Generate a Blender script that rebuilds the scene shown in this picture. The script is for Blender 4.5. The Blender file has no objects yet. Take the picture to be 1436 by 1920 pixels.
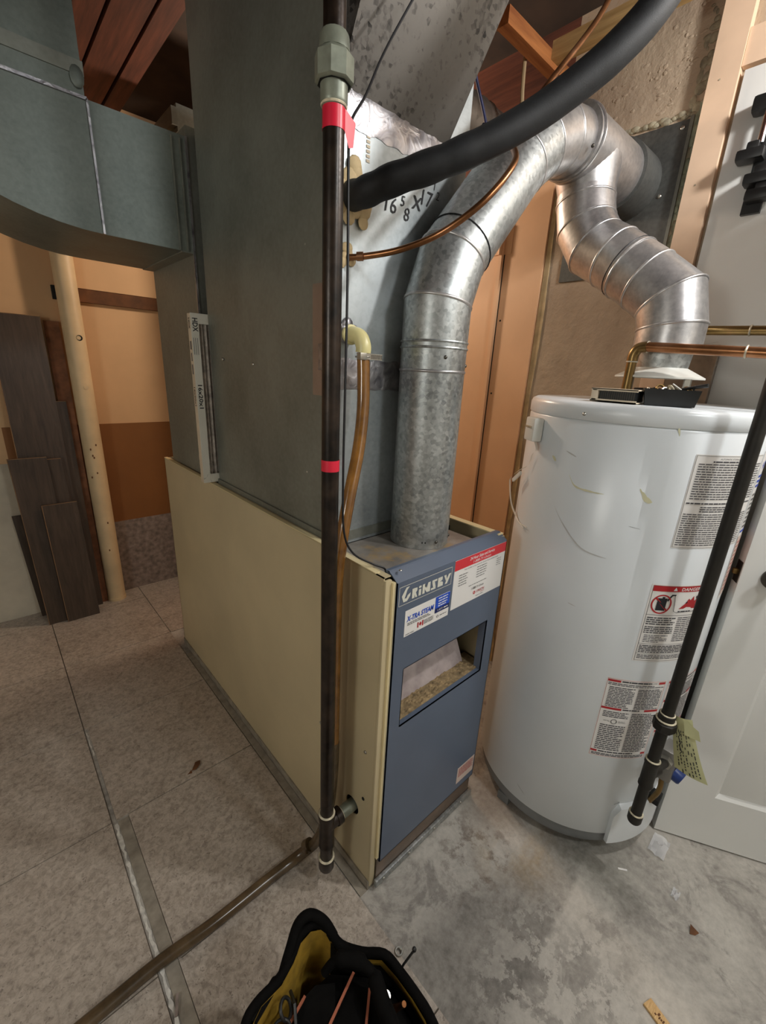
import bpy, bmesh, math, random
from mathutils import Vector, Matrix
random.seed(7)
S = bpy.context.scene
C = S.collection
V = Vector

# ------------------------------------------------------------------ camera
F_PX, YAW, PITCH, ROLL = 803.46, math.radians(46.906), math.radians(18.210), math.radians(2.907)
fw = V((math.cos(YAW)*math.cos(PITCH), math.sin(YAW)*math.cos(PITCH), -math.sin(PITCH)))
r0 = V((math.sin(YAW), -math.cos(YAW), 0)); u0 = r0.cross(fw)
rt = r0*math.cos(ROLL)+u0*math.sin(ROLL); up = u0*math.cos(ROLL)-r0*math.sin(ROLL)
cam = bpy.data.cameras.new('camera'); camo = bpy.data.objects.new('camera', cam); C.objects.link(camo)
cam.sensor_fit = 'HORIZONTAL'; cam.sensor_width = 36; cam.lens = F_PX/1436*36; cam.clip_start = .02
camo.matrix_world = Matrix(((rt.x, up.x, -fw.x, 0), (rt.y, up.y, -fw.y, 0), (rt.z, up.z, -fw.z, 1.35), (0, 0, 0, 1)))
S.camera = camo

# ------------------------------------------------------------------ world, lamps, exposure
w = bpy.data.worlds.new('world'); S.world = w; w.use_nodes = True
w.node_tree.nodes['Background'].inputs[0].default_value = (.9, .95, 1, 1)
w.node_tree.nodes['Background'].inputs[1].default_value = .04
def lamp(name, loc, energy, col, size):
    l = bpy.data.lights.new(name, 'POINT'); l.energy = energy; l.color = col; l.shadow_soft_size = size
    o = bpy.data.objects.new(name, l); C.objects.link(o); o.location = loc
    return o
lamp('ceiling_bulb', (1.27, -.27, 2.2), 23, (1, .975, .95), .05)          # bare bulb over the open door
lamp('back_room_bulb', (1.27, 1.93, 1.98), 17, (1, .80, .62), .06)        # bulb behind the furnace
lamp('fill_lamp', (-1.4, .25, 1.55), 12, (1, .99, .94), .2)         # unseen fill lamps added to lift the shaded sides
lamp('fill_lamp', (.80, -1.1, 2.33), 25, (.95, .99, 1), .12)
S.view_settings.view_transform = 'Standard'; S.view_settings.look = 'None'
S.view_settings.gamma = 1; S.view_settings.exposure = .64

# ------------------------------------------------------------------ materials
def lin(c):
    if isinstance(c, str):
        c = [int(c[i:i+2], 16)/255 for i in (0, 2, 4)]
    return tuple((x/12.92 if x <= .04045 else ((x+.055)/1.055)**2.4) for x in c)
class M:
    def __init__(s, name):
        s.m = bpy.data.materials.new(name); s.m.use_nodes = True
        s.n = s.m.node_tree.nodes; s.l = s.m.node_tree.links; s.b = s.n['Principled BSDF']
        s.co = s.n.new('ShaderNodeTexCoord').outputs['Object']
    def map(s, scale=(1, 1, 1), rot=(0, 0, 0)):
        m = s.n.new('ShaderNodeMapping'); m.inputs['Scale'].default_value = scale; m.inputs['Rotation'].default_value = rot
        s.l.new(s.co, m.inputs[0]); return m.outputs[0]
    def noise(s, scale, detail=4, rough=.55, vec=None, dist=0):
        t = s.n.new('ShaderNodeTexNoise'); t.inputs['Scale'].default_value = scale; t.inputs['Detail'].default_value = detail
        t.inputs['Roughness'].default_value = rough; t.inputs['Distortion'].default_value = dist
        s.l.new(vec or s.co, t.inputs['Vector']); return t.outputs['Fac']
    def voro(s, scale, out='Color', vec=None):
        t = s.n.new('ShaderNodeTexVoronoi'); t.inputs['Scale'].default_value = scale
        s.l.new(vec or s.co, t.inputs['Vector']); return t.outputs[out]
    def ramp(s, fac, stops, interp='LINEAR'):
        r = s.n.new('ShaderNodeValToRGB'); r.color_ramp.interpolation = interp
        e = r.color_ramp.elements
        while len(e) < len(stops): e.new(.5)
        for k, (p, c) in zip(e, stops):
            k.position = p
            k.color = (*(lin(c) if not isinstance(c, (int, float)) else (c, c, c)), 1)
        s.l.new(fac, r.inputs[0]); return r.outputs[0]
    def mix(s, fac, a, b, kind='MIX'):
        x = s.n.new('ShaderNodeMix'); x.data_type = 'RGBA'; x.blend_type = kind
        for i, v in ((0, fac), (6, a), (7, b)):
            if hasattr(v, 'is_output'): s.l.new(v, x.inputs[i])
            elif i == 0: x.inputs[0].default_value = v
            else: x.inputs[i].default_value = (*lin(v), 1)
        return x.outputs[2]
    def col(s, c):
        if hasattr(c, 'is_output'): s.l.new(c, s.b.inputs['Base Color'])
        else: s.b.inputs['Base Color'].default_value = (*lin(c), 1)
        return s
    def set(s, rough=.6, metal=0, **k):
        for n, v in (('Roughness', rough), ('Metallic', metal), *[(a.replace('_', ' '), b) for a, b in k.items()]):
            if hasattr(v, 'is_output'): s.l.new(v, s.b.inputs[n])
            else: s.b.inputs[n].default_value = v
        return s
    def bump(s, h, strength=.3, dist=.01):
        b = s.n.new('ShaderNodeBump'); b.inputs['Strength'].default_value = strength; b.inputs['Distance'].default_value = dist
        s.l.new(h, b.inputs['Height']); s.l.new(b.outputs[0], s.b.inputs['Normal']); return s
def plain(name, c, rough=.6, metal=0, var=.12, scale=9, bump=0, **k):
    m = M(name); n = m.noise(scale, 5)
    cc = [int(c[i:i+2], 16)/255 for i in (0, 2, 4)]
    lo = [max(0, x*(1-var)) for x in cc]; hi = [min(1, x*(1+var*.6)) for x in cc]
    m.col(m.ramp(n, [(.3, lo), (.7, hi)])).set(rough, metal, **k)
    if bump: m.bump(m.noise(scale*12, 4), bump, .003)
    return m.m
def flat(name, c, rough=.6, metal=0, **k): return M(name).col(c).set(rough, metal, **k).m

def galv(name, dark, light, rough=.38, spangle=60, metal=.85, amp=.3, fine_amp=.25):
    m = M(name)
    sp = m.voro(spangle); n = m.noise(3.5, 5, .6); fine = m.noise(90, 3)
    bw = m.n.new('ShaderNodeRGBToBW'); m.l.new(sp, bw.inputs[0])
    a = m.n.new('ShaderNodeMath'); a.operation = 'MULTIPLY_ADD'; m.l.new(bw.outputs[0], a.inputs[0]); a.inputs[1].default_value = amp; m.l.new(n, a.inputs[2])
    b = m.n.new('ShaderNodeMath'); b.operation = 'MULTIPLY_ADD'; m.l.new(fine, b.inputs[0]); b.inputs[1].default_value = fine_amp; m.l.new(a.outputs[0], b.inputs[2])
    m.col(m.ramp(b.outputs[0], [(.28+.3*amp+.3*fine_amp, dark), (.62+.6*amp+.6*fine_amp, light)]))
    rr = m.n.new('ShaderNodeMath'); rr.operation = 'MULTIPLY_ADD'; m.l.new(a.outputs[0], rr.inputs[0]); rr.inputs[1].default_value = .18; rr.inputs[2].default_value = rough-.12
    m.set(rr.outputs[0], metal).bump(m.noise(5, 3), .12, .01)
    return m.m
MT = {}
MT['galv_flue'] = galv('galvanised flue', '7d8283', 'c6cac9', .40, 130, .85, .38, .3)
MT['galv_wye'] = galv('weathered bright flue', '86868a', 'd6d4d2', .38, 14, .8, .08, .4)
MT['galv_front'] = galv('galvanised plenum front', '8e9698', 'b9c0c2', .5, 90, .7, .12, .3)
MT['galv_spangle'] = galv('spangled galvanised sheet', '151514', '6b6762', .45, 130, .7, .6, .5)  # base darkened to stand for shade on the down-facing take-off
MT['galv_side'] = galv('dull duct sheet', '73756d', '95988f', .55, 90, .6, .05, .3)
MT['galv_return'] = galv('return duct sheet', '5e6661', '858d87', .55, 90, .5, .05, .3)
MT['galv_plate'] = galv('chimney cover plate', '4a4b49', '727471', .55, 60, .55, .05, .4)
def foil():
    m = M('aluminium foil tape'); n = m.noise(26, 3, .5, dist=1.2)
    m.col(m.ramp(n, [(.3, '858388'), (.7, 'c6c4c6')])).set(.42, .9).bump(n, .5, .006); return m.m
MT['foil'] = foil()
MT['foil_brown'] = plain('aged copper coloured tape', 'a08c7e', .45, .4)
MT['beige'] = plain('beige enamel', 'ccbd98', .42, 0, .05, 3)
MT['cream'] = plain('cream edge', 'e6d6a8', .45, 0, .05, 5)
MT['blue'] = plain('slate blue enamel', '5e6a7d', .38, 0, .06, 3)
MT['dark'] = flat('dark interior', '191a18', .8)
MT['black_iron'] = M('black iron pipe'); _m = MT['black_iron']
_m.col(_m.ramp(_m.noise(30, 5), [(.35, '17120e'), (.7, '3a2e25')])).set(.32, .35).bump(_m.noise(160, 3), .1, .002); MT['black_iron'] = _m.m
MT['black_pipe2'] = plain('dull black gas pipe', '26241f', .55, .2, .2, 30)
MT['dope'] = plain('pipe dope', 'd9d0b4', .7, 0, .2, 90)
MT['union'] = plain('malleable iron union', '8c9182', .42, .35, .2, 25)
MT['steel'] = flat('zinc screw steel', 'b9b7ae', .3, .9)
MT['red_tape'] = flat('red vinyl tape', 'e02540', .35)
MT['foam'] = plain('black pipe foam', '16181a', .62, 0, .3, 60, .15)
MT['copper'] = M('copper tube'); _m = MT['copper']
_m.col(_m.ramp(_m.noise(14, 5), [(.3, '6f4a2e'), (.55, '9c6b46'), (.8, 'c39474')])).set(.3, .85); MT['copper'] = _m.m
MT['brass'] = M('tarnished copper pipe'); _m = MT['brass']
_m.col(_m.ramp(_m.noise(9, 5), [(.3, '66512f'), (.6, '94794a'), (.85, 'ab7a58')])).set(.32, .8); MT['brass'] = _m.m
MT['solder'] = flat('solder', 'c7c0ac', .4, .6)
MT['hose'] = M('brown clear vinyl hose'); _m = MT['hose']
_m.col(_m.ramp(_m.noise(18, 4), [(.3, '5e3d1d'), (.7, '96682f')])).set(.16, 0, Coat_Weight=.5); MT['hose'] = _m.m
MT['hose_dark'] = plain('sooty vinyl hose', '5c4c37', .2, 0, .25, 18)
MT['cpvc'] = plain('cream plastic elbow', 'e6dc9f', .35, 0, .08, 15)
MT['wire'] = flat('black wire', '17171a', .5)
MT['blue_wire'] = flat('blue cable', '1d2350', .5)
MT['tan_wire'] = flat('tan cable', 'a58e6c', .6)
MT['white_enamel'] = plain('white heater jacket', 'e1e7ea', .28, 0, .03, 2.5)
MT['white_plastic'] = plain('white plastic', 'e4e4dc', .4, 0, .04, 6)
MT['stain'] = flat('yellow smear', 'dcdab8', .6)
MT['scuff'] = flat('grey scuff', 'c9cac8', .6)
MT['ink_fine'] = flat('fine black print', '4c4c50', .6)
MT['grey_ring'] = plain('grey base ring', '7c7f80', .55)
MT['paper'] = flat('white label paper', 'eceae6', .45)
MT['ink'] = flat('black print', '23242a', .6)
MT['ink_grey'] = flat('grey print', '70706e', .6)
MT['ink_red'] = flat('red print', 'b3262c', .5)
MT['sticker_red'] = flat('bright red print', 'd8323c', .4)
MT['ink_blue'] = flat('blue print', '2250c4', .4)
MT['ink_navy'] = flat('navy print', '14205a', .4)
MT['ink_white'] = flat('white print', 'eeeeec', .5)
MT['logo'] = flat('cream logo print', 'dcdccf', .5)
MT['pinkish'] = flat('pink printed label', 'd8c4b8', .5)
MT['white_door'] = plain('white door paint', 'e2e3df', .38, 0, .03, 2)
MT['peach'] = plain('peach paint', 'e8bb92', .55, 0, .05, 3)
MT['peach_light'] = plain('pale peach trim paint', 'efd0b2', .5, 0, .06, 5)
MT['wood'] = M('red stained joist'); _m = MT['wood']
_m.col(_m.ramp(_m.noise(4, 6, .6, _m.map((14, 1, 14))), [(.3, '45261d'), (.7, '744230')])).set(.75); MT['wood'] = _m.m
MT['orange_wood'] = M('orange softwood'); _m = MT['orange_wood']
_m.col(_m.ramp(_m.noise(5, 6, .6, _m.map((1, 12, 12))), [(.3, '8a4f26'), (.7, 'b8763f')])).set(.75); MT['orange_wood'] = _m.m
MT['pale_wood'] = M('pale softwood'); _m = MT['pale_wood']
_m.col(_m.ramp(_m.noise(5, 6, .6, _m.map((12, 1, 12))), [(.3, 'a58552'), (.7, 'cfae78')])).set(.75); MT['pale_wood'] = _m.m
MT['brown_wood'] = plain('brown ledger wood', '6b4426', .8, 0, .25, 12)
MT['subfloor'] = plain('dark subfloor boards', '33271f', .85, 0, .3, 8)
MT['shim'] = M('shim wood'); _m = MT['shim']
_m.col(_m.ramp(_m.noise(60, 6, .6, _m.map((1, 6, 1), (0, 0, .6))), [(.3, 'c39a62'), (.7, 'e3c08a')])).set(.7); MT['shim'] = _m.m
def plank_mat():
    m = M('dark walnut laminate'); n = m.noise(5, 7, .65, m.map((14, 14, 1.1)), .4); n2 = m.noise(1.6, 3)
    a = m.ramp(n, [(.3, '2b211a'), (.55, '483b30'), (.8, '5c4d40')]); m.col(m.mix(.35, a, m.ramp(n2, [(.3, '30261e'), (.7, '66574a')]))).set(.5); return m.m
MT['plank'] = plank_mat()
MT['plank_edge'] = plain('reddish board core', '8a5a3c', .8, 0, .2, 20)
MT['plank_line'] = plain('tan bevelled edge', '8f6f4d', .7, 0, .2, 20)
MT['post'] = plain('chipped cream post paint', 'dcc59c', .5, 0, .07, 7)
def concrete():
    m = M('stained concrete'); sep = m.n.new('ShaderNodeSeparateXYZ'); geo = m.n.new('ShaderNodeNewGeometry'); m.l.new(geo.outputs['Position'], sep.inputs[0])
    def op(k, a, b, c=None):
        x = m.n.new('ShaderNodeMath'); x.operation = k
        for i, v in enumerate((a, b, c)):
            if v is None: continue
            if hasattr(v, 'is_output'): m.l.new(v, x.inputs[i])
            else: x.inputs[i].default_value = v
        return x.outputs[0]
    def half(ax, ay, bx, by, nz, amp=.06, soft=.012):
        # 1 on the left of the line a->b, ragged by noise
        dx, dy = bx-ax, by-ay; L = math.hypot(dx, dy); nx, ny = -dy/L, dx/L
        d = op('ADD', op('MULTIPLY', sep.outputs[0], nx), op('MULTIPLY', sep.outputs[1], ny)); d = op('SUBTRACT', d, nx*ax+ny*ay)
        d = op('ADD', d, op('MULTIPLY', op('SUBTRACT', nz, .5), amp)); x = m.n.new('ShaderNodeMapRange'); m.l.new(d, x.inputs[0]); x.inputs[1].default_value = -soft; x.inputs[2].default_value = soft
        return x.outputs[0]
    def spot(cx, cy, r, nz, amp):
        q = op('SQRT', op('ADD', op('POWER', op('SUBTRACT', sep.outputs[0], cx), 2), op('POWER', op('SUBTRACT', sep.outputs[1], cy), 2)), 0)
        q = op('ADD', q, op('MULTIPLY', op('SUBTRACT', nz, .5), amp)); x = m.n.new('ShaderNodeMapRange'); m.l.new(q, x.inputs[0]); x.inputs[1].default_value = r; x.inputs[2].default_value = r*.35
        return x.outputs[0]
    a = m.noise(3.2, 8, .66, dist=.5); b = m.noise(9, 8, .72, dist=.8); c = m.noise(60, 5, .65); d = m.noise(6, 8, .75, m.map((1, 1, 1), (0, 0, 1.1)), .6); e = m.noise(26, 6, .7)
    base = m.ramp(a, [(.34, '66625d'), (.45, '8f8a83'), (.54, 'b5b0a7'), (.66, 'cbc6bc')])
    base = m.mix(m.ramp(b, [(.52, 0.0), (.60, .6)]), base, 'c7c2b8')
    base = m.mix(m.ramp(d, [(.55, 0.0), (.63, .75)]), base, '76716b')
    # dark worn wedge in front of the furnace ending in a ragged paint edge
    wedge = op('MULTIPLY', half(.635, .175, .947, .201, b, .05, .006), half(1.0, .33, .55, .40, a, .16, .03)); wedge = op('MULTIPLY', wedge, m.ramp(d, [(.30, .25), (.6, .9)]))
    base = m.mix(wedge, base, '67635d')
    peel = op('MULTIPLY', spot(.76, .07, .30, a, .3), m.ramp(m.noise(17, 9, .72), [(.49, 0.0), (.52, .75)])); base = m.mix(peel, base, 'd3cec4')
    rust = op('MULTIPLY', spot(.86, .42, .22, a, .3), m.ramp(e, [(.50, 0.0), (.60, .85)])); base = m.mix(rust, base, '5f5044')
    yel = op('MULTIPLY', spot(.96, .36, .17, a, .3), m.ramp(d, [(.40, 0.0), (.6, .6)])); base = m.mix(yel, base, 'c0a578')
    grn = spot(1.12, .20, .17, a, .3); base = m.mix(op('MULTIPLY', grn, .6), base, '63655b')
    drk = op('MULTIPLY', spot(1.02, .50, .16, a, .2), .55); base = m.mix(drk, base, '6b5138')
    base = m.mix(.3, base, m.ramp(c, [(.3, '77736c'), (.7, 'c9c4ba')]))
    m.col(base).set(.75).bump(b, .25, .006); return m.m
MT['concrete'] = concrete()
def tile_mat():
    m = M('pinkish grey vinyl tile'); a = m.noise(70, 6, .7, m.map((1, 1, 1)), .6); b = m.noise(16, 6, .7, dist=.6); c = m.noise(1.4, 4)
    base = m.ramp(a, [(.36, '6f655b'), (.46, 'a19587'), (.55, 'bdb2a5'), (.68, 'd4cabe')])
    base = m.mix(.35, base, m.ramp(b, [(.34, '7f756a'), (.6, 'c8beb1')]))
    sp = m.noise(120, 2, .5, dist=1.5)
    base = m.mix(m.ramp(sp, [(.63, 0.0), (.69, .8)]), base, '5c5349')
    base = m.mix(.25, base, m.ramp(c, [(.35, 'a4998c'), (.65, 'd0c4b8')]))
    m.col(base).set(.42).bump(b, .06, .003); return m.m
MT['tile'] = tile_mat()
MT['bed'] = plain('dark tile bed', '5a5146', .9)
MT['glue'] = plain('white glue residue', 'dedbd2', .8, 0, .15, 50)
MT['joint'] = plain('grey joint filler', '989082', .8, 0, .15, 30)
def plaster():
    m = M('rough plaster'); a = m.noise(7, 7, .62); b = m.noise(45, 5, .6); big = m.noise(2.2, 4)
    m.col(m.mix(.4, m.ramp(big, [(.35, 'a8947e'), (.65, 'c4b299')]), m.ramp(a, [(.3, 'a08d78'), (.7, 'c2b099')]))).set(.85)
    mx = m.n.new('ShaderNodeMath'); mx.operation = 'MULTIPLY_ADD'; m.l.new(b, mx.inputs[0]); mx.inputs[1].default_value = .25; m.l.new(a, mx.inputs[2])
    m.bump(mx.outputs[0], .55, .02); return m.m
MT['plaster'] = plaster()
MT['mortar'] = plain('crumbly mortar', 'a39b84', .9, 0, .25, 40, .5)
MT['filler'] = plain('cream filler', 'cdb68c', .85, 0, .12, 20, .2)
MT['green_mortar'] = plain('greenish sealant', '9aa08a', .8, 0, .2, 30, .3)
MT['wall_cream'] = plain('peach cream wall paint', 'd9b184', .7, 0, .05, 3)
MT['wall_white'] = plain('white painted block', 'cfc6b2', .7, 0, .1, 5, .1)
MT['wall_brown'] = plain('brown panel', '8a5a2e', .6, 0, .06, 4)
MT['wall_vinyl'] = plain('grey mottled vinyl', '8d8078', .6, 0, .25, 40)
MT['room'] = plain('off white wall', 'cfccc4', .8, 0, .05, 2)
MT['filter_card'] = plain('white filter card', 'e6e4d8', .6, 0, .04, 6)
MT['filter_edge'] = plain('tan filter edge', 'd8c9b0', .6, 0, .05, 8)
MT['filter_media'] = plain('dusty filter media', 'b5aca2', .95, 0, .25, 45, .6)
MT['plastic'] = M('clear plastic film').col('ffffff').set(.12, 0, Transmission_Weight=1, IOR=1.15, Alpha=.35).m
MT['plastic_wrap'] = plain('cloudy brown wrapped panel', '8d7b68', .25, 0, .2, 14)
MT['bag_black'] = plain('black nylon', '0b0a09', .85, 0, .4, 60, .2, Specular_IOR_Level=.12)
MT['bag_yellow'] = plain('mustard nylon', 'a8862a', .75, 0, .15, 40, .1)
MT['orange_trim'] = flat('orange piping', 'b0664a', .6)
MT['black_plastic'] = plain('black plastic', '1e1f1f', .4, 0, .2, 30)
MT['tag'] = plain('yellow green tag paper', 'c3c394', .7, 0, .06, 12)
MT['valve_blue'] = flat('blue valve knob', '1c3570', .35)
MT['valve_grey'] = plain('grey valve casting', '8f8d88', .4, .5)
MT['chrome'] = flat('chrome', 'd8d8d8', .12, 1)
MT['nickel'] = flat('satin nickel', '5c5a54', .35, .9)
MT['insulation'] = plain('tan insulation', 'a08a66', .9, 0, .3, 60, .6)
MT['rusty_plate'] = M('rust stained plate'); _m = MT['rusty_plate']
_m.col(_m.mix(_m.ramp(_m.noise(6, 6, .65), [(.52, 0.0), (.62, .85)]), _m.ramp(_m.noise(14, 5), [(.3, '77716a'), (.7, 'a59e95')]), 'b9975c')).set(.5, .3); MT['rusty_plate'] = _m.m
MT['baffle'] = M('pinkish grey baffle'); _m = MT['baffle']
_m.col(_m.mix(_m.ramp(_m.noise(9, 6, .7), [(.55, 0.0), (.7, .7)]), _m.ramp(_m.noise(20, 5), [(.3, '9a8d8c'), (.7, 'c4b7b4')]), 'b4935f')).set(.7, .1); MT['baffle'] = _m.m
MT['kick'] = plain('rust brown kick plate', '6f5f51', .5, .2, .25, 9)
MT['film'] = M('wrinkled plastic film').col('f2f4f8').set(.15, 0, Alpha=.45).m
MT['flex'] = galv('crinkled duct', '55504a', '9a9288', .4, 30, .8)

# ------------------------------------------------------------------ mesh helpers
class B:
    """collects shapes in world coordinates, builds ONE mesh object"""
    def __init__(s): s.v = []; s.f = []; s.sm = []
    def add(s, vs, fs, smooth=False):
        o = len(s.v); s.v += [V(x) for x in vs]; s.f += [[i+o for i in f] for f in fs]; s.sm += [smooth]*len(fs); return s
    def box(s, a, b, bev=0):
        x0, y0, z0 = a; x1, y1, z1 = b
        if bev:
            bm = bmesh.new(); bmesh.ops.create_cube(bm, size=1)
            for v in bm.verts: v.co = V(((x0+x1)/2+v.co.x*(x1-x0), (y0+y1)/2+v.co.y*(y1-y0), (z0+z1)/2+v.co.z*(z1-z0)))
            bmesh.ops.bevel(bm, geom=bm.edges[:], offset=bev, segments=2, profile=.6, affect='EDGES')
            return s.bm(bm)
        return s.add([(x0, y0, z0), (x1, y0, z0), (x1, y1, z0), (x0, y1, z0), (x0, y0, z1), (x1, y0, z1), (x1, y1, z1), (x0, y1, z1)],
                     [(0, 3, 2, 1), (4, 5, 6, 7), (0, 1, 5, 4), (1, 2, 6, 5), (2, 3, 7, 6), (3, 0, 4, 7)])
    def bm(s, bm, smooth=False):
        bm.verts.index_update(); s.add([v.co.copy() for v in bm.verts], [[v.index for v in f.verts] for f in bm.faces], smooth); bm.free(); return s
    def obox(s, c, ax, ay, az, sx, sy, sz, bev=0):
        """oriented box: centre, three axes, full sizes"""
        t = B().box((-.5*sx, -.5*sy, -.5*sz), (.5*sx, .5*sy, .5*sz), bev); c = V(c)
        return s.add([c+V(ax)*p.x+V(ay)*p.y+V(az)*p.z for p in t.v], t.f)
    def bar(s, p, q, wd, th, upv=(0, 0, 1), bev=0):
        p, q = V(p), V(q); d = (q-p); L = d.length; d.normalize(); sd = d.cross(V(upv)).normalized(); uu = sd.cross(d)
        return s.obox((p+q)/2, d, sd, uu, L, wd, th, bev)
    def cyl(s, p, q, r, r2=None, n=24, cap=True):
        p, q = V(p), V(q); r2 = r if r2 is None else r2; d = (q-p).normalized()
        a = d.orthogonal().normalized(); b = d.cross(a)
        ring = lambda c, k: [c+(a*math.cos(t)+b*math.sin(t))*k for t in [2*math.pi*i/n for i in range(n)]]
        s.add(ring(p, r)+ring(q, r2), [(i, (i+1) % n, n+(i+1) % n, n+i) for i in range(n)], True)
        if cap:
            s.add(ring(p, r), [list(range(n))[::-1]]); s.add(ring(q, r2), [list(range(n))])
        return s
    def tube(s, pts, r, n=14, cap=True, miter=False):
        pts = [V(p) for p in pts]; N = len(pts); rs = r if isinstance(r, (list, tuple)) else [r]*N
        tang = []
        for i in range(N):
            a = (pts[i]-pts[i-1]).normalized() if i else (pts[1]-pts[0]).normalized()
            b = (pts[i+1]-pts[i]).normalized() if i < N-1 else a
            tang.append(((a+b).normalized(), a, b))
        ref = tang[0][0].orthogonal().normalized(); vs = []; ring0 = None
        for i in range(N):
            t, a, b = tang[i]; ref = (ref-t*ref.dot(t)).normalized(); bi = t.cross(ref)
            ring = []
            k = t.dot(a)
            nn = (b-a); ln = nn.length
            for j in range(n):
                an = 2*math.pi*j/n; off = ref*math.cos(an)+bi*math.sin(an)
                if miter and ln > 1e-4:
                    e = nn/ln; off = off+e*off.dot(e)*(1/max(k, .3)-1)
                ring.append(pts[i]+off*rs[i])
            vs.append(ring)
        if miter:
            for i in range(N-1):
                s.add(vs[i]+vs[i+1], [(j, (j+1) % n, n+(j+1) % n, n+j) for j in range(n)], True)
        else:
            s.add([p for rg in vs for p in rg], [(i*n+j, i*n+(j+1) % n, (i+1)*n+(j+1) % n, (i+1)*n+j) for i in range(N-1) for j in range(n)], True)
        if cap:
            s.add(vs[0], [list(range(n))[::-1]]); s.add(vs[-1], [list(range(n))])
        return s
    def ring(s, c, nrm, R, r, n=32, m=8, stretch=None):
        c = V(c); nrm = V(nrm).normalized(); a = nrm.orthogonal().normalized(); b = nrm.cross(a); vs = []
        for i in range(n):
            t = 2*math.pi*i/n; o = a*math.cos(t)+b*math.sin(t)
            o2 = o
            if stretch: e, k = stretch; e = V(e); o2 = o+e*o.dot(e)*(k-1)
            for j in range(m):
                u = 2*math.pi*j/m; vs.append(c+o2*R+o*(math.cos(u)*r)+nrm*(math.sin(u)*r))
        return s.add(vs, [(i*m+j, ((i+1) % n)*m+j, ((i+1) % n)*m+(j+1) % m, i*m+(j+1) % m) for i in range(n) for j in range(m)], True)
    def lathe(s, c, prof, n=40, axis=(0, 0, 1), smooth=True):
        c = V(c); ax = V(axis).normalized(); a = V((1, 0, 0)) if abs(ax.z) > .9 else ax.orthogonal().normalized(); a = (a-ax*a.dot(ax)).normalized(); b = ax.cross(a)
        for k in range(len(prof)-1):
            vs = []
            for (r, h) in prof[k:k+2]:
                vs += [c+ax*h+(a*math.cos(2*math.pi*i/n)+b*math.sin(2*math.pi*i/n))*max(r, 1e-5) for i in range(n)]
            s.add(vs, [(i, (i+1) % n, n+(i+1) % n, n+i) for i in range(n)], smooth)
        return s
    def sphere(s, c, r, sc=(1, 1, 1), n=12):
        bm = bmesh.new(); bmesh.ops.create_uvsphere(bm, u_segments=n, v_segments=max(6, n//2), radius=r)
        for v in bm.verts: v.co = V(c)+V((v.co.x*sc[0], v.co.y*sc[1], v.co.z*sc[2]))
        return s.bm(bm, True)
    def prism(s, poly, d):
        """polygon (3D points) extruded by vector d"""
        P = [V(p) for p in poly]; d = V(d); n = len(P)
        return s.add(P+[p+d for p in P], [list(range(n))[::-1], list(range(n, 2*n))]+[(i, (i+1) % n, n+(i+1) % n, n+i) for i in range(n)])
    def build(s, name, mat, parent=None, label=None, cat=None, group=None, kind=None):
        org = V((0, 0, 0))
        if parent is not None:
            p = parent
            while p is not None: org += p.location; p = p.parent
        elif s.v:
            xs = [v.x for v in s.v]; ys = [v.y for v in s.v]; org = V(((min(xs)+max(xs))/2, (min(ys)+max(ys))/2, min(v.z for v in s.v)))
        me = bpy.data.meshes.new(name); me.from_pydata([tuple(v-org) for v in s.v], [], s.f)
        me.polygons.foreach_set('use_smooth', s.sm)
        bm = bmesh.new(); bm.from_mesh(me); bmesh.ops.remove_doubles(bm, verts=bm.verts, dist=1e-6); bmesh.ops.recalc_face_normals(bm, faces=bm.faces); bm.to_mesh(me); bm.free()
        for e in me.edges: pass
        me.materials.append(MT[mat])
        try: me.set_sharp_from_angle(angle=math.radians(42))
        except Exception: pass
        o = bpy.data.objects.new(name, me); C.objects.link(o)
        if parent is not None: o.parent = parent
        else: o.location = org
        return tag(o, label, cat, group, kind)
def tag(o, label=None, cat=None, group=None, kind=None):
    for k, v in (('label', label), ('category', cat), ('group', group), ('kind', kind)):
        if v: o[k] = v
    return o
def thing(name, loc, label, cat, group=None, kind=None):
    o = bpy.data.objects.new(name, None); C.objects.link(o); o.location = loc; o.empty_display_size = .05
    return tag(o, label, cat, group, kind)
def smooth_path(pts, n=8):
    P = [V(p) for p in pts]; out = []
    for i in range(len(P)-1):
        p0 = P[max(i-1, 0)]; p1 = P[i]; p2 = P[i+1]; p3 = P[min(i+2, len(P)-1)]
        for k in range(n):
            t = k/n; out.append(.5*((2*p1)+(p2-p0)*t+(2*p0-5*p1+4*p2-p3)*t*t+(3*p1-p0-3*p2+p3)*t**3))
    return out+[P[-1]]
_tc = {}
def text2d(txt, h, width=None, shear=0, bold=0):
    """flat text outline as (verts2d, faces), cap height h, optionally fitted to a width, centred at 0"""
    key = (txt, bold)
    if key not in _tc:
        cu = bpy.data.curves.new('t', 'FONT'); cu.body = txt; cu.size = 1; cu.resolution_u = 2; cu.offset = bold
        o = bpy.data.objects.new('t', cu); C.objects.link(o); bpy.context.view_layer.update()
        me = bpy.data.meshes.new_from_object(o.evaluated_get(bpy.context.evaluated_depsgraph_get()))
        _tc[key] = ([(v.co.x, v.co.y) for v in me.vertices], [list(p.vertices) for p in me.polygons])
        bpy.data.objects.remove(o); bpy.data.curves.remove(cu); bpy.data.meshes.remove(me)
    vs, fs = _tc[key]
    if not vs: return [], []
    x0 = min(v[0] for v in vs); x1 = max(v[0] for v in vs); y0 = min(v[1] for v in vs); y1 = max(v[1] for v in vs)
    sy = h/max(y1-y0, 1e-6); sx = (width/(x1-x0)) if width else sy
    return [((v[0]-(x0+x1)/2)*sx+shear*(v[1]-(y0+y1)/2)*sy, (v[1]-(y0+y1)/2)*sy) for v in vs], fs
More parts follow.
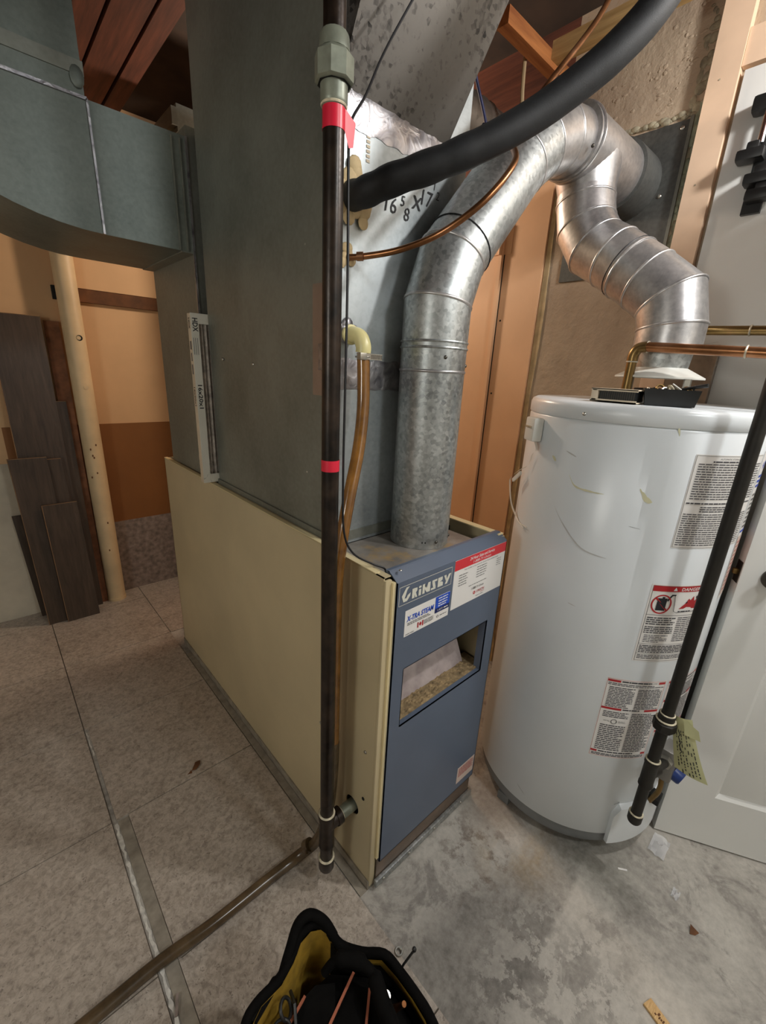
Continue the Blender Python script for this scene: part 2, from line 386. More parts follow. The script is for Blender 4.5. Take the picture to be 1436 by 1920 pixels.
class Print:
    """printed matter on a surface: mp(u, v, lift) -> world point"""
    def __init__(s, mp): s.mp = mp; s.ink = {}
    def get(s, m): return s.ink.setdefault(m, B())
    def rect(s, m, u0, v0, u1, v1, lift=.0006, nu=1):
        b = s.get(m)
        for i in range(nu):
            a = u0+(u1-u0)*i/nu; c = u0+(u1-u0)*(i+1)/nu
            b.add([s.mp(a, v0, lift), s.mp(c, v0, lift), s.mp(c, v1, lift), s.mp(a, v1, lift)], [(0, 1, 2, 3)])
    def poly(s, m, pts, lift=.0008): s.get(m).add([s.mp(u, v, lift) for u, v in pts], [list(range(len(pts)))])
    def text(s, m, txt, u, v, h, width=None, shear=0, lift=.0009, bold=0):
        vs, fs = text2d(txt, h, width, shear, bold)
        if vs: s.get(m).add([s.mp(u+a, v+c, lift) for a, c in vs], fs)
    def rows(s, m, u0, u1, v0, v1, n, seed=0, fill=.55, lift=.0007, ragged=.2):
        """unreadably small printed lines: word-long marks"""
        rnd = random.Random(seed); dv = (v1-v0)/n
        for i in range(n):
            v = v0+dv*(i+.5); u = u0; end = u1-(u1-u0)*ragged*(rnd.random() if rnd.random() < .4 else 0)
            while u < end:
                L = rnd.uniform(.004, .016); L = min(L, end-u)
                s.rect(m, u, v-dv*fill/2, u+L, v+dv*fill/2, lift); u += L+.0016
    def frame(s, m, u0, v0, u1, v1, t=.0008, nu=8):
        s.rect(m, u0, v0, u1, v0+t, .0006, nu); s.rect(m, u0, v1-t, u1, v1, .0006, nu); s.rect(m, u0, v0, u0+t, v1, .0006); s.rect(m, u1-t, v0, u1, v1, .0006)
    def build(s, parent):
        for m, b in s.ink.items(): b.build('print', m, parent, kind='stuff')

# ------------------------------------------------------------------ the room
XW, YB, ZC = 1.66, 2.75, 2.47
fl = B().box((-1.6, -1.6, -.1), (2.6, 3.0, 0)).build('floor', 'concrete', kind='structure')
B().box((-1.26, -.63, 0), (.07, 2.74, .0008)).box((.12, -.63, 0), (.5195, 2.74, .0008)).build('tile_bed', 'bed', fl)
# vinyl tiles laid over the slab on the left, one object each
TX = [-1.26, -.815, -.37, .07, .52]; TY = [-.63, -.17, .29, .75, 1.21, 1.67, 2.13, 2.59, 2.745]
for i in range(len(TX)-1):
    for j in range(len(TY)-1):
        x0, x1 = TX[i]+.0018, TX[i+1]-.0018; y0, y1 = TY[j]+.0018, TY[j+1]-.0018
        if i == 3 and y1 < 1.7: x0 += .042 if y1 < 1.25 else .010
        if i == 3 and y1 > 2.1: x1 = .518
        a = .004
        B().box((x0, y0, 0), (x1, y1, a)).build('tile', 'tile', fl)
for j, (y0, y1) in enumerate(((2.13, 2.59), (2.59, 2.745))):
    B().box((.5225, y0+.0015, 0), (1.05, y1-.0015, .004)).build('tile', 'tile', fl)
B().box((.5215, .57, 0), (.545, 1.9, .003)).build('joint_strip', 'joint', fl)
B().box((.084, .30, 0), (.1125, 1.205, .0018)).build('joint_strip', 'joint', fl)
rn = random.Random(3)
def ribbon(x, ys, wd, seed):
    rr = random.Random(seed); L = []; R_ = []
    for y in ys:
        k = wd*rr.uniform(.35, 1.2); o = rr.uniform(-.002, .002); L.append((x+o-k/2, y)); R_.append((x+o+k/2, y))
    n = len(ys); return B().add([(p[0], p[1], .0012) for p in L]+[(p[0], p[1], .0012) for p in R_], [(i, n+i, n+i+1, i+1) for i in range(n-1)])
ribbon(.0775, [.3+.012*i for i in range(76)], .010, 4).build('glue_residue', 'glue', fl)
ribbon(.075, [1.52+.012*i for i in range(12)], .004, 5).build('glue_residue', 'glue', fl)

# back wall with its painted bands
wb = B().box((-1.6, YB, 0), (2.6, YB+.1, ZC)).build('wall_back', 'wall_cream', kind='structure')
B().box((-1.6, YB-.006, 0), (.05, YB, .83)).build('block_band', 'wall_white', wb)
B().box((.05, YB-.004, .445), (1.2, YB, 1.005)).build('brown_panel', 'wall_brown', wb)
B().box((.05, YB-.006, 0), (1.2, YB, .445)).build('vinyl_skirting', 'wall_vinyl', wb)
B().box((.42, YB-.03, 1.60), (.95, YB, 1.66)).build('ledge_board', 'brown_wood', wb)
B().box((.42, YB-.035, 1.66), (.95, YB, 1.80)).build('head_board', 'wall_cream', wb)
B().box((.34, YB-.02, 1.60), (.362, YB, 1.66)).build('outlet_hole', 'dark', wb)
B().box((1.02, 2.32, 0), (1.08, YB, ZC)).build('wall_shade_stub', 'wall_cream', kind='structure')  # unseen stub added to block the bulb behind the furnace
# right wall: plaster chimney breast, peach part beyond
wr = B().box((XW, -1.6, 0), (XW+.3, .95, ZC)).build('wall_right', 'plaster', kind='structure')
# raised trowel ridges and flakes on the plaster
rn = random.Random(11); b = B()
for k in range(120):
    t = rn.random(); y = .56+.36*t+rn.gauss(0, .02); z = 2.27-.16*t+rn.gauss(0, .045)
    if k % 3 == 0: y = rn.uniform(.54, .66); z = rn.uniform(2.06, 2.36)
    r_ = rn.uniform(.0015, .0055); b.sphere((XW-.0002, y, z), r_, (.28, rn.uniform(.7, 2.6), rn.uniform(.6, 1.3)), 8)
b.build('plaster_flake', 'plaster', wr, kind='stuff')
b = B(); rn = random.Random(5)
for k in range(70):
    z = 1.62+.72*k/70; b.sphere((XW-.001, .545+rn.uniform(-.012, .02), z+rn.uniform(-.01, .01)), rn.uniform(.004, .015), (.3, rn.uniform(.6, 1.4), rn.uniform(.6, 1.6)), 7)
b.build('mortar_bead', 'mortar', wr, kind='stuff')
wp = B().box((XW, .95, 0), (XW+.1, 1.135, 2.08)).box((XW, 2.0, 0), (XW+.1, YB, ZC))
B().box((XW, .95, 2.08), (XW+.1, 2.0, ZC)).build('trim_1', 'wood', kind='structure')
wp.build('wall_peach', 'peach', kind='structure')
wpo = bpy.data.objects['wall_peach']
B().box((XW-.012, .955, 0), (XW, 1.128, 2.1)).build('wall_board', 'peach', wpo)
B().box((XW-.0128, 1.1265, 0), (XW-.0118, 1.1308, 2.06)).build('shadow_gap', 'dark', wpo)  # dark strip painting the shade of the gap
for z in (1.57, 1.28, 1.87): B().cyl((XW-.0125, 1.112, z), (XW-.0118, 1.112, z), .004, n=10).build('nail_hole', 'dark', wpo)
# unpainted filler strip beside the peach board
b = B(); rn = random.Random(2); pts = [(.952, 0)]+[(.938-.012*rn.random(), .1*i) for i in range(22)]+[(.952, 2.1)]
b.prism([(XW-.004, y, z) for y, z in pts], (.004, 0, 0)); b.build('filler_edge', 'filler', wr)
B().box((-1.6, -1.7, 0), (2.6, -1.6, ZC)).build('wall_front', 'room', kind='structure')
B().box((-1.7, -1.6, 0), (-1.6, 2.85, ZC)).build('wall_left', 'room', kind='structure')
ce = B().box((-1.6, -1.6, ZC), (2.6, 2.85, ZC+.05)).build('ceiling', 'subfloor', kind='structure')
for x, wj in ((-1.2, .038), (-.8, .038), (-.4, .038), (-.02, .038), (.372, .064), (.446, .088), (.544, .054), (1.04, .038)): B().box((x, -1.6, 2.255), (x+wj, 2.74, ZC)).build('joist', 'wood', ce)
B().box((1.25, .935, 2.27), (1.655, .972, 2.31)).build('brace', 'orange_wood', ce)
B().box((1.485, .55, 2.285), (1.525, .935, 2.33)).build('nailer', 'pale_wood', ce)
B().box((.45, 2.02, 2.09), (1.2, 2.06, 2.15)).build('ledger', 'brown_wood', ce)

# ------------------------------------------------------------------ doors
# open white panel door beside the heater
P0 = V((1.351, .104, 0)); D = V((.488, -.873, 0)).normalized(); N = V((-.873, -.488, 0)).normalized()   # N faces the camera side
DW = .60
d1 = thing('door_1', P0, None, None, kind='structure')
def dpt(s, z, o=0): return P0+D*s+V((0, 0, z))+N*o
def dbox(b, s0, s1, z0, z1, o0, o1):
    c = dpt((s0+s1)/2, (z0+z1)/2, (o0+o1)/2); b.obox(c, D, N, V((0, 0, 1)), s1-s0, o1-o0, z1-z0); return b
# stiles and rails leave the panel fields open
b = B()
PX = ((.12, .27), (.33, .48)); PZ = ((.19, .80), (1.0, 1.62), (1.72, 1.93))
dbox(b, 0, DW, .006, .19, -.035, 0); dbox(b, 0, DW, .80, 1.0, -.035, 0); dbox(b, 0, DW, 1.62, 1.72, -.035, 0); dbox(b, 0, DW, 1.93, 2.03, -.035, 0)
for s0, s1 in ((0, .12), (.27, .33), (.48, DW)):
    for z0, z1 in PZ: dbox(b, s0, s1, z0, z1, -.035, 0)
b.build('door_leaf', 'white_door', d1)
for s0, s1 in PX:
    for z0, z1 in PZ:
        b = B(); ins = .035
        o = [(s0, z0), (s1, z0), (s1, z1), (s0, z1)]; i_ = [(s0+ins, z0+ins), (s1-ins, z0+ins), (s1-ins, z1-ins), (s0+ins, z1-ins)]
        m_ = [(s0+.012, z0+.012), (s1-.012, z0+.012), (s1-.012, z1-.012), (s0+.012, z1-.012)]
        vs = [dpt(*q, 0) for q in o]+[dpt(*q, -.010) for q in m_]+[dpt(*q, -.003) for q in i_]
        b.add(vs, [(k, (k+1) % 4, 4+(k+1) % 4, 4+k) for k in range(4)]+[(4+k, 4+(k+1) % 4, 8+(k+1) % 4, 8+k) for k in range(4)]+[(8, 9, 10, 11)])
        vs = [dpt(*q, -.035) for q in o]; b.add(vs, [(0, 1, 2, 3)])
        b.build('panel', 'white_door', d1)
b = B(); b.obox(dpt(-.0006, .905, -.0175), D, N, V((0, 0, 1)), .0012, .026, .058); b.build('latch_plate', 'nickel', d1)
b = B(); b.obox(dpt(-.006, .905, -.0175), D, N, V((0, 0, 1)), .012, .012, .015, .003); b.build('latch_bolt', 'brass', d1)
b = B(); b.lathe(dpt(.07, .905, 0), [(0, .0), (.028, 0), (.028, .005), (.012, .009), (.011, .024), (.021, .032), (.023, .044), (.019, .054), (0, .057)], 28, N); b.build('door_knob', 'nickel', d1)
# closed white door behind the heater
d2 = thing('door_2', (XW, .07, 0), None, None, kind='structure')
B().box((XW-.022, -.30, .01), (XW-.001, .447, 2.145)).build('door_leaf', 'white_door', d2)
B().box((XW-.03, .458, 0), (XW-.001, .528, ZC-.005)).build('casing', 'peach_light', d2)
B().box((XW-.024, -.36, 2.155), (XW-.001, .457, 2.235)).build('head_casing', 'peach_light', d2)
for z in (1.9, 2.14, 1.63): B().cyl((XW-.031, .5, z), (XW-.0302, .5, z), .0022, n=8).build('nail_head', 'mortar', d2)
# peach six panel door behind the furnace
d3 = thing('door_3', (XW, 1.56, 0), None, None, kind='structure')
b = B(); y0, y1 = 1.15, 1.98; xo, xi = XW-.02, XW+.015
fy = ((1.275, 1.51), (1.62, 1.855)); fz = ((.18, .86), (1.09, 1.63), (1.74, 1.93))
def pb(b, ya, yb, za, zb): b.box((xo, ya, za), (xi, yb, zb))
for za, zb in ((.01, .18), (.86, 1.09), (1.63, 1.74), (1.93, 2.04)): pb(b, y0, y1, za, zb)
for ya, yb in ((y0, 1.275), (1.51, 1.62), (1.855, y1)):
    for za, zb in fz: pb(b, ya, yb, za, zb)
b.build('door_leaf', 'peach', d3)
for ya, yb in fy:
    for za, zb in fz:
        q = lambda k, x: [(x, ya+k, za+k), (x, yb-k, za+k), (x, yb-k, zb-k), (x, ya+k, zb-k)]
        b = B(); b.add(q(0, xo)+q(.015, xo+.012)+q(.045, xo+.004), [(k, (k+1) % 4, 4+(k+1) % 4, 4+k) for k in range(4)]+[(4+k, 4+(k+1) % 4, 8+(k+1) % 4, 8+k) for k in range(4)]+[(8, 9, 10, 11)])
        b.build('panel', 'peach', d3)
B().box((XW-.028, 1.131, 0), (XW-.002, 1.146, 2.06)).build('stop_strip', 'peach', d3)
for z in (1.86, .25):
    h = B().box((XW-.0145, 1.098, z-.048), (XW-.0122, 1.1305, z+.048)).box((XW-.024, 1.152, z-.048), (XW-.0202, 1.175, z+.048)).cyl((XW-.031, 1.14, z-.05), (XW-.031, 1.14, z+.05), .006, n=10)
    h.build('hinge', 'peach', d3)

# ------------------------------------------------------------------ furnace
FX0, FX1, FY0, FY1, FZ = .55, .99, .57, 2.0, .945
fn = thing('furnace', ((FX0+FX1)/2, (FY0+FY1)/2, 0), 'old beige gas furnace with slate blue front panel and open vent window', 'furnace')
# left side panel with a round gas pipe hole
HY, HZ, HR = .651, .236, .026
b = B(); n = 32
circ = [(HY+HR*math.cos(2*math.pi*i/n+math.pi/4), HZ+HR*math.sin(2*math.pi*i/n+math.pi/4)) for i in range(n)]
sq = []
for i in range(n):
    a = 2*math.pi*i/n+math.pi/4; c_, s_ = math.cos(a), math.sin(a); k = .04/max(abs(c_), abs(s_)); sq.append((HY+k*c_, HZ+k*s_))
for xx in (FX0, FX0+.003):
    b.add([(xx, y, z) for y, z in circ]+[(xx, y, z) for y, z in sq], [(i, (i+1) % n, n+(i+1) % n, n+i) for i in range(n)])
b.add([(FX0, y, z) for y, z in circ]+[(FX0+.003, y, z) for y, z in circ], [(i, (i+1) % n, n+(i+1) % n, n+i) for i in range(n)])
for (ya, yb, za, zb) in ((.575, FY1, .03, HZ-.04), (.575, FY1, HZ+.04, FZ), (.575, HY-.04, HZ-.04, HZ+.04), (HY+.04, FY1, HZ-.04, HZ+.04)):
    b.box((FX0, ya, za), (FX0+.003, yb, zb))
b.box((FX0, .575, FZ-.002), (FX0+.02, FY1, FZ))
b.build('side_panel', 'beige', fn)
B().box((FX1-.003, .575, .03), (FX1, FY1, FZ)).build('side_panel', 'beige', fn)
B().box((FX1-.022, .575, FZ-.001), (FX1+.001, .80, FZ+.002)).build('top_lip', 'cream', fn)
B().box((FX0-.001, .60, FZ-.0005), (FX0+.012, FY1, FZ+.002)).build('top_lip', 'cream', fn)
B().box((FX0, FY1-.003, .03), (FX1, FY1, FZ)).build('back_panel', 'beige', fn)
# folded front corner post of the side panel
B().box((FX0, FY0-.002, .012), (FX0+.018, FY0+.006, FZ-.006), .0025).prism([(FX0+.018, FY0+.002, .012), (FX0+.03, FY0+.002, .02), (FX0+.03, FY0+.002, .10), (FX0+.018, FY0+.002, .115)], (0, .003, 0)).build('corner_post', 'beige', fn)
B().box((FX0+.016, FY0-.008, .11), (FX0+.024, FY0+.002, FZ-.012)).build('corner_trim', 'cream', fn)
B().box((FX1-.012, FY0, .012), (FX1, FY0+.006, FZ-.004)).build('corner_post', 'beige', fn)
# blue front with vent window (real opening)
bx0, bx1, bz0, bz1 = FX0+.024, FX1-.004, .098, .932; ox0, ox1, oz0, oz1 = .612, .942, .533, .700
yf, yb_ = FY0-.012, FY0-.009
b = B()
for (xa, xb, za, zb) in ((bx0, ox0, bz0, bz1), (ox1, bx1, bz0, bz1), (ox0, ox1, bz0, oz0), (ox0, ox1, oz1, bz1)): b.box((xa, yf, za), (xb, yb_, zb))
b.box((bx0, yf, bz0), (bx0+.002, FY0+.01, bz1)).box((bx1-.002, yf, bz0), (bx1, FY0+.01, bz1)).box((bx0, yf, bz0), (bx1, FY0+.008, bz0+.002))
b.prism([(bx0, yf, bz1), (bx0, yf+.003, bz1), (bx0, FY0+.018, FZ+.003), (bx0, FY0+.016, FZ+.006)], (bx1-bx0, 0, 0))
b.box((bx0, FY0+.014, FZ-.002), (bx1, FY0+.026, FZ+.005))
for (xa, xb, za, zb) in ((ox0, ox1, oz0-.002, oz0), (ox0, ox1, oz1, oz1+.002), (ox0-.002, ox0, oz0, oz1), (ox1, ox1+.002, oz0, oz1)): b.box((xa, yf, za), (xb, FY0+.012, zb))
fp = b.build('front_panel', 'blue', fn)
# vestibule seen through the window
B().prism([(ox0-.03, .735, .78), (ox0-.03, .605, .50), (ox0-.03, .602, .505), (ox0-.03, .73, .785)], (ox1-ox0+.02, 0, 0)).build('baffle', 'baffle', fn)
b = B().box((ox0-.04, .572, .515), (ox1+.03, .64, .535)); rn = random.Random(8)
for k in range(160): b.sphere((rn.uniform(ox0, ox1), rn.uniform(.575, .618), .5345), rn.uniform(.0015, .0055), (1.6, 1, .6), 6)
b.build('insulation', 'insulation', fn, kind='stuff')
B().box((FX0+.004, .755, .02), (FX1-.004, FY1-.004, .916)).build('inner_light_block', 'dark', fn)  # dark box added inside the furnace to block light
B().box((FX0+.004, FY0+.012, .02), (FX1-.004, .75, .03)).build('base_pan', 'rusty_plate', fn)
# rust stained top plate in front of the plenum
B().box((.578, .60, .918), (.93, .80, .926)).box((.578, .598, .90), (.93, .601, .926)).build('top_plate', 'rusty_plate', fn)
B().box((.553, .60, .86), (.578, .82, .90)).build('gap_shade', 'dark', fn)  # dark blocks paint the shade down the gaps beside the top plate
B().box((.93, .60, .84), (.986, .82, .86)).build('gap_shade', 'dark', fn)
# base: dull kick plate and bolted galvanised strip
B().box((FX0+.02, FY0-.006, .02), (FX1-.01, FY0-.002, .104)).build('kick_plate', 'kick', fn)
bs = B().box((FX0+.012, FY0-.017, .012), (FX1-.002, FY0-.007, .036), .002).build('base_strip', 'galv_flue', fn)
for x in (.59, .69, .80, .93): B().sphere((x, FY0-.0175, .024), .005, (1, .6, 1), 10).build('bolt', 'steel', bs)
B().box((FX0-.004, FY0, 0), (FX0+.02, FY1, .03)).build('base_rail', 'joint', fn)
B().box((FX1-.02, FY0-.006, 0), (FX1+.006, FY1, .03)).box((FX0+.02, FY0-.004, 0), (FX1-.02, FY0+.01, .013)).build('base_rail', 'joint', fn)
for y, z in ((.607, .455), (.80, .40), (.607, .30)): B().sphere((FX0-.001, y, z), .005, (.5, 1, 1), 10).build('screw', 'steel' if z != .30 else 'dark', fn)
B().sphere((.592, FY0+.0, .953), .004, (1, 1, .5), 8).build('screw', 'steel', fn)
# stickers on the blue front
def fmap(u, v, l): return V((u, yf-l, v))
def fsticker(name, mat, u0, v0, u1, v1, label=None):
    s = B().box((u0, yf-.0006, v0), (u1, yf, v1)).build(name, mat, fn, label); return s, Print(lambda u, v, l: fmap(u, v, l+.0006))
st = B().box((.578, yf-.0004, .872), (.757, yf, .922)).build('brand_plate', 'blue', fn, 'slate brand plate with cream lettering'); pr = Print(lambda u, v, l: fmap(u, v, l+.0004))
pr.frame('logo', .580, .874, .755, .920, .0012, 1)
def lp(pts, x, s=1): pr.poly('logo', [(x+a*s, .881+c*s) for a, c in pts])
k = .001
# stylised block capitals, drawn letter by letter
lp([(0, 16*k), (13*k, 34*k), (23*k, 34*k), (16*k, 27*k), (11*k, 13*k)], .588); lp([(0, 16*k), (11*k, 13*k), (9*k, 8*k), (6*k, 0)], .588); lp([(6*k, 0), (9*k, 8*k), (15*k, 8*k), (17*k, 0)], .588); lp([(17*k, 0), (15*k, 8*k), (18*k, 14*k), (27*k, 18*k), (26*k, 10*k)], .588)
lp([(0, 0), (0, 24*k), (8*k, 24*k), (8*k, 0)], .620); lp([(8*k, 24*k), (16*k, 23*k), (16*k, 16*k), (12*k, 12*k), (17*k, 0), (11*k, 0), (8*k, 8*k)], .620)
lp([(0, 0), (0, 16*k), (8*k, 16*k), (8*k, 0)], .641); lp([(0, 19*k), (0, 24*k), (8*k, 24*k), (8*k, 19*k)], .641)
lp([(0, 0), (0, 24*k), (8*k, 24*k), (8*k, 0)], .653); lp([(8*k, 24*k), (14*k, 11*k), (14*k, 1*k), (8*k, 10*k)], .653); lp([(14*k, 11*k), (18*k, 24*k), (26*k, 24*k), (26*k, 0), (18*k, 0), (14*k, 1*k)], .653)
lp([(3*k, 19*k), (3*k, 24*k), (20*k, 24*k), (20*k, 19*k)], .682); lp([(3*k, 18.8*k), (12*k, 18.8*k), (16*k, 5.2*k), (7*k, 5.2*k)], .682); lp([(0, 0), (0, 5*k), (16*k, 5*k), (16*k, 0)], .682)
lp([(0, 0), (0, 24*k), (8*k, 24*k), (8*k, 0)], .705); lp([(8*k, 24*k), (16*k, 24*k), (16*k, 16*k), (8*k, 12*k)], .705); lp([(8*k, 11.8*k), (15*k, 11.5*k), (18.5*k, 8*k), (18.5*k, 0), (8*k, 0)], .705)
lp([(-2*k, 24*k), (6*k, 24*k), (9*k, 13*k), (6*k, 8*k)], .728); lp([(15*k, 24*k), (24*k, 24*k), (11*k, 0), (3*k, 0), (7*k, 9*k)], .728)
pr.build(st)
st, pr = fsticker('service_sticker', 'paper', .604, .789, .756, .855, 'white sticker with blue lettering, blue corner and red maple flag')
pr.text('ink_blue', 'X-TRA STEAM', .654, .833, .014, .088, .15, .0009, .025)
pr.rows('ink_grey', .612, .690, .815, .823, 2, 4); pr.rows('ink_grey', .668, .70, .798, .810, 3, 5); pr.rows('ink_grey', .608, .635, .792, .795, 1, 5)
pr.rect('ink_red', .646, .797, .650, .811); pr.rect('ink_red', .662, .797, .666, .811); pr.poly('ink_red', [(.656, .799), (.6595, .803), (.6595, .806), (.656, .810), (.6525, .806), (.6525, .803)])
pr.rect('ink_blue', .704, .824, .756, .855); pr.rect('ink_navy', .704, .812, .756, .824)
for v in (.849, .842, .835, .829): pr.rows('ink_white', .714, .748, v-.0022, v+.0022, 1, int(v*999), .6, .0009)
pr.text('ink_white', '1-877-', .724, .818, .005, .02); pr.rows('ink_white', .736, .752, .816, .820, 1, 3, .8, .0009)
pr.get('ink_grey').ring(fmap(.716, .801, .001), (0, 1, 0), .003, .0006, 12, 4); pr.rows('ink_grey', .724, .75, .799, .803, 1, 4)
pr.build(st)
st, pr = fsticker('contact_sticker', 'paper', .765, .797, .982, .930, 'large white sticker with red top band')
pr.rect('sticker_red', .765, .903, .982, .930)
pr.text('ink_white', '24 Hour Sales and Service', .876, .921, .0085, .105, .2, .0009, .012); pr.text('ink_white', '1-888-71-Union', .876, .910, .007, .075, .2)
pr.text('ink', 'Your number is one source for all your home comfort needs', .876, .897, .005, .145)
for i in range(5): pr.rows('ink_grey', .785, .82, .886-.007*i-.0015, .886-.007*i+.0015, 1, i, .7)
for i in range(5): pr.rows('ink_grey', .858, .90, .889-.007*i-.0015, .889-.007*i+.0015, 1, i+9, .7)
for i in range(4): pr.rows('ink_grey', .945, .965, .889-.006*i-.0012, .889-.006*i+.0012, 1, i+19, .7)
pr.rows('ink_grey', .83, .91, .842, .845, 1, 7); pr.text('ink', '1-888-71-Union', .87, .832, .007, .052)
pr.text('ink_red', 'UNION', .884, .818, .008, .034); pr.text('ink_red', 'ENERGY', .894, .811, .003, .018); pr.get('ink_red').ring(fmap(.858, .817, .001), (0, 1, 0), .0035, .0012, 14, 4); pr.rows('ink_grey', .866, .90, .803, .806, 1, 7)
pr.build(st)
st, pr = fsticker('rating_sticker', 'pinkish', .895, .125, .980, .188, 'small pinkish rating sticker low on the blue panel')
pr.rows('ink_red', .90, .976, .148, .184, 8, 4, .35); pr.build(st)

# ------------------------------------------------------------------ plenum and take-off above the furnace
PX0, PX1, PY0, PY1, PZ0, PZ1 = .577, .968, .802, 1.47, .927, 2.25
pn = thing('supply_plenum', ((PX0+PX1)/2, (PY0+PY1)/2, FZ), 'tall galvanised sheet metal plenum standing on the furnace', 'duct')
b = B()                                                    # left sheet is cross-broken: centre slightly proud
ym, zm = (PY0+PY1)/2, 1.62
b.add([(PX0, PY0, PZ0), (PX0, PY1, PZ0), (PX0, PY1, PZ1), (PX0, PY0, PZ1), (PX0-.012, ym, zm)], [(0, 1, 4), (1, 2, 4), (2, 3, 4), (3, 0, 4)])
b.add([(PX0+.002, PY0, PZ0), (PX0+.002, PY1, PZ0), (PX0+.002, PY1, PZ1), (PX0+.002, PY0, PZ1)], [(0, 1, 2, 3)])
b.build('side_sheet', 'galv_side', pn)
B().box((PX0, PY0, PZ0), (PX1, PY0+.003, PZ1)).build('front_sheet', 'galv_front', pn)
B().box((PX1-.003, PY0+.003, PZ0), (PX1, PY1, PZ1)).build('side_sheet', 'galv_side', pn)
B().box((PX0+.002, PY1-.003, PZ0), (PX1-.003, PY1, PZ1)).build('back_sheet', 'galv_side', pn)
B().box((PX0-.004, PY0-.003, 1.05), (PX0+.006, PY0+.008, 2.24)).build('corner_seam', 'galv_front', pn)
B().box((PX0-.003, PY0+.004, 1.29), (PX0-.001, PY0+.07, 1.52)).build('brown_tape', 'foil_brown', pn, 'coppery tape patch on the corner')
b = B().box((PX0-.006, PY0+.01, 1.345), (PX0-.002, PY0+.045, 1.40), .0015); b.build('tape_scrap', 'foil', pn)
def crumple(name, x0, x1, z0, z1, nx, nz, amp, seed, y=PY0, dip=0):
    rr = random.Random(seed); vs = []
    for j in range(nz+1):
        for i in range(nx+1):
            e = 0 if (i in (0, nx) or j in (0, nz)) else 1
            vs.append((x0+(x1-x0)*i/nx+(rr.uniform(-.004, .004) if e else 0), y-.0012-e*rr.uniform(0, amp), z0+(z1-z0)*j/nz+(rr.uniform(-.003, .003) if not e else 0)))
    return B().add(vs, [(j*(nx+1)+i, j*(nx+1)+i+1, (j+1)*(nx+1)+i+1, (j+1)*(nx+1)+i) for j in range(nz) for i in range(nx)]).build(name, 'foil', pn)
crumple('foil_tape', PX0-.004, .905, 1.790, 1.850, 22, 4, .006, 4)
crumple('foil_tape', PX0, .80, 1.305, 1.372, 16, 5, .004, 6)
b = B().box((PX0, PY0-.004, PZ0+.01), (PX1, PY0+.006, PZ0+.034)); b.build('base_flange', 'galv_side', pn)
B().box((PX0-.006, PY0, PZ0+.012), (PX0+.004, PY1, PZ0+.034)).build('base_flange', 'galv_side', pn)
# leaning spangled take-off
b = B(); zb, zt = 1.845, 2.25; yb0, yt0 = PY0-.002, .60
q0 = [(PX0+.012, yb0, zb), (.892, yb0, zb), (.90, PY0+.002, zt), (PX0+.012, PY0+.002, zt)]
b.add([(PX0+.012, yb0, zb), (.892, yb0, zb), (.945, yt0, zt), (PX0+.03, yt0, zt), (PX0+.012, PY0-.001, zt), (.945, PY0-.001, zt)],
      [(0, 1, 2, 3), (0, 3, 4), (1, 5, 2), (3, 2, 5, 4), (0, 4, 5, 1)])
b.build('takeoff', 'galv_spangle', pn)
B().bar((PX0+.012, yb0, zb), (PX0+.03, yt0, zt), .008, .008).build('takeoff_seam', 'galv_spangle', pn)
# handwriting and sealant on the front sheet
pr = Print(lambda u, v, l: V((u, PY0-.0005-l, v)))
for t, u, v, h in (('16', .728, 1.690, .03), ('5', .762, 1.705, .02), ('8', .776, 1.683, .026), ('x', .806, 1.712, .026), ('17', .838, 1.728, .03), ('1', .86, 1.757, .014), ('2', .873, 1.742, .017)): pr.text('ink', t, u, v, h, None, .15)
for i in range(6): pr.rect('ink_grey', .655, 1.745+.008*i, .664, 1.750+.008*i)
hw = pr.ink.pop('ink'); hw.build('handwriting', 'ink', pn, kind='stuff'); pr.ink['ink_grey'].build('ink_stamp', 'filter_edge', pn, kind='stuff')
def blob(name, c, r, mat, seed, n=14):
    rr = random.Random(seed); b = B()
    for k in range(n): b.sphere((c[0]+rr.gauss(0, r*.45), c[1]-.002, c[2]+rr.gauss(0, r*.45)), r*rr.uniform(.35, .6), (1, .45, 1), 8)
    return b.build(name, mat, pn)
blob('sealant', (.618, PY0-.004, 1.676), .036, 'filler', 3, 26)
blob('sealant', (.61, PY0, 1.568), .018, 'filler', 5)
blob('sealant', (.613, PY0, 1.425), .026, 'foil', 7)
for x, z in ((.60, 1.10), (.60, 1.6)): B().sphere((PX0-.002, .90, z), .004, (.5, 1, 1), 8).build('screw', 'steel', pn)
for y, z in ((1.36, 1.36), (1.16, 1.35)): B().sphere((PX0-.008, y, z), .005, (.5, 1, 1), 8).build('screw', 'steel', pn)

# ------------------------------------------------------------------ return duct
rd = thing('return_duct', (.35, 1.73, FZ), 'dull grey sheet metal return duct with curved underside left of the plenum', 'duct')
RY0, RY1 = 1.52, 1.945; ZT, ZBm = 1.962, 1.667
# profile in the x-z plane: horizontal run, square throat, curved heel, riser
prof = [(.57, ZBm), (.42, ZBm)]
for i in range(1, 13):
    a = math.pi/2*i/12; prof.append((.42-.52*math.sin(a), ZT+.02-.315*math.cos(a)))
prof += [(-.10, ZT), (.33, ZT), (.57, ZT)]
elb = prof[:14]+[(-.10, ZT), (.33, ZT)]
def xz(pts, y): return [(x, y, z) for x, z in pts]
B().prism(xz([(.33, ZBm), (.57, ZBm), (.57, ZT), (.33, ZT)], RY0), (0, RY1-RY0, 0)).build('straight_run', 'galv_return', rd)
hp = [(.33, ZT), (.33, ZBm)]+[(.33-.43*math.sin(math.pi/2*i/14), ZT-.295*math.cos(math.pi/2*i/14)) for i in range(1, 15)]
B().prism(xz(hp, RY0), (0, RY1-RY0, 0)).build('elbow', 'galv_return', rd)
B().box((-.10, RY0+.0, ZT), (.327, RY1, 2.25)).build('riser', 'galv_return', rd)
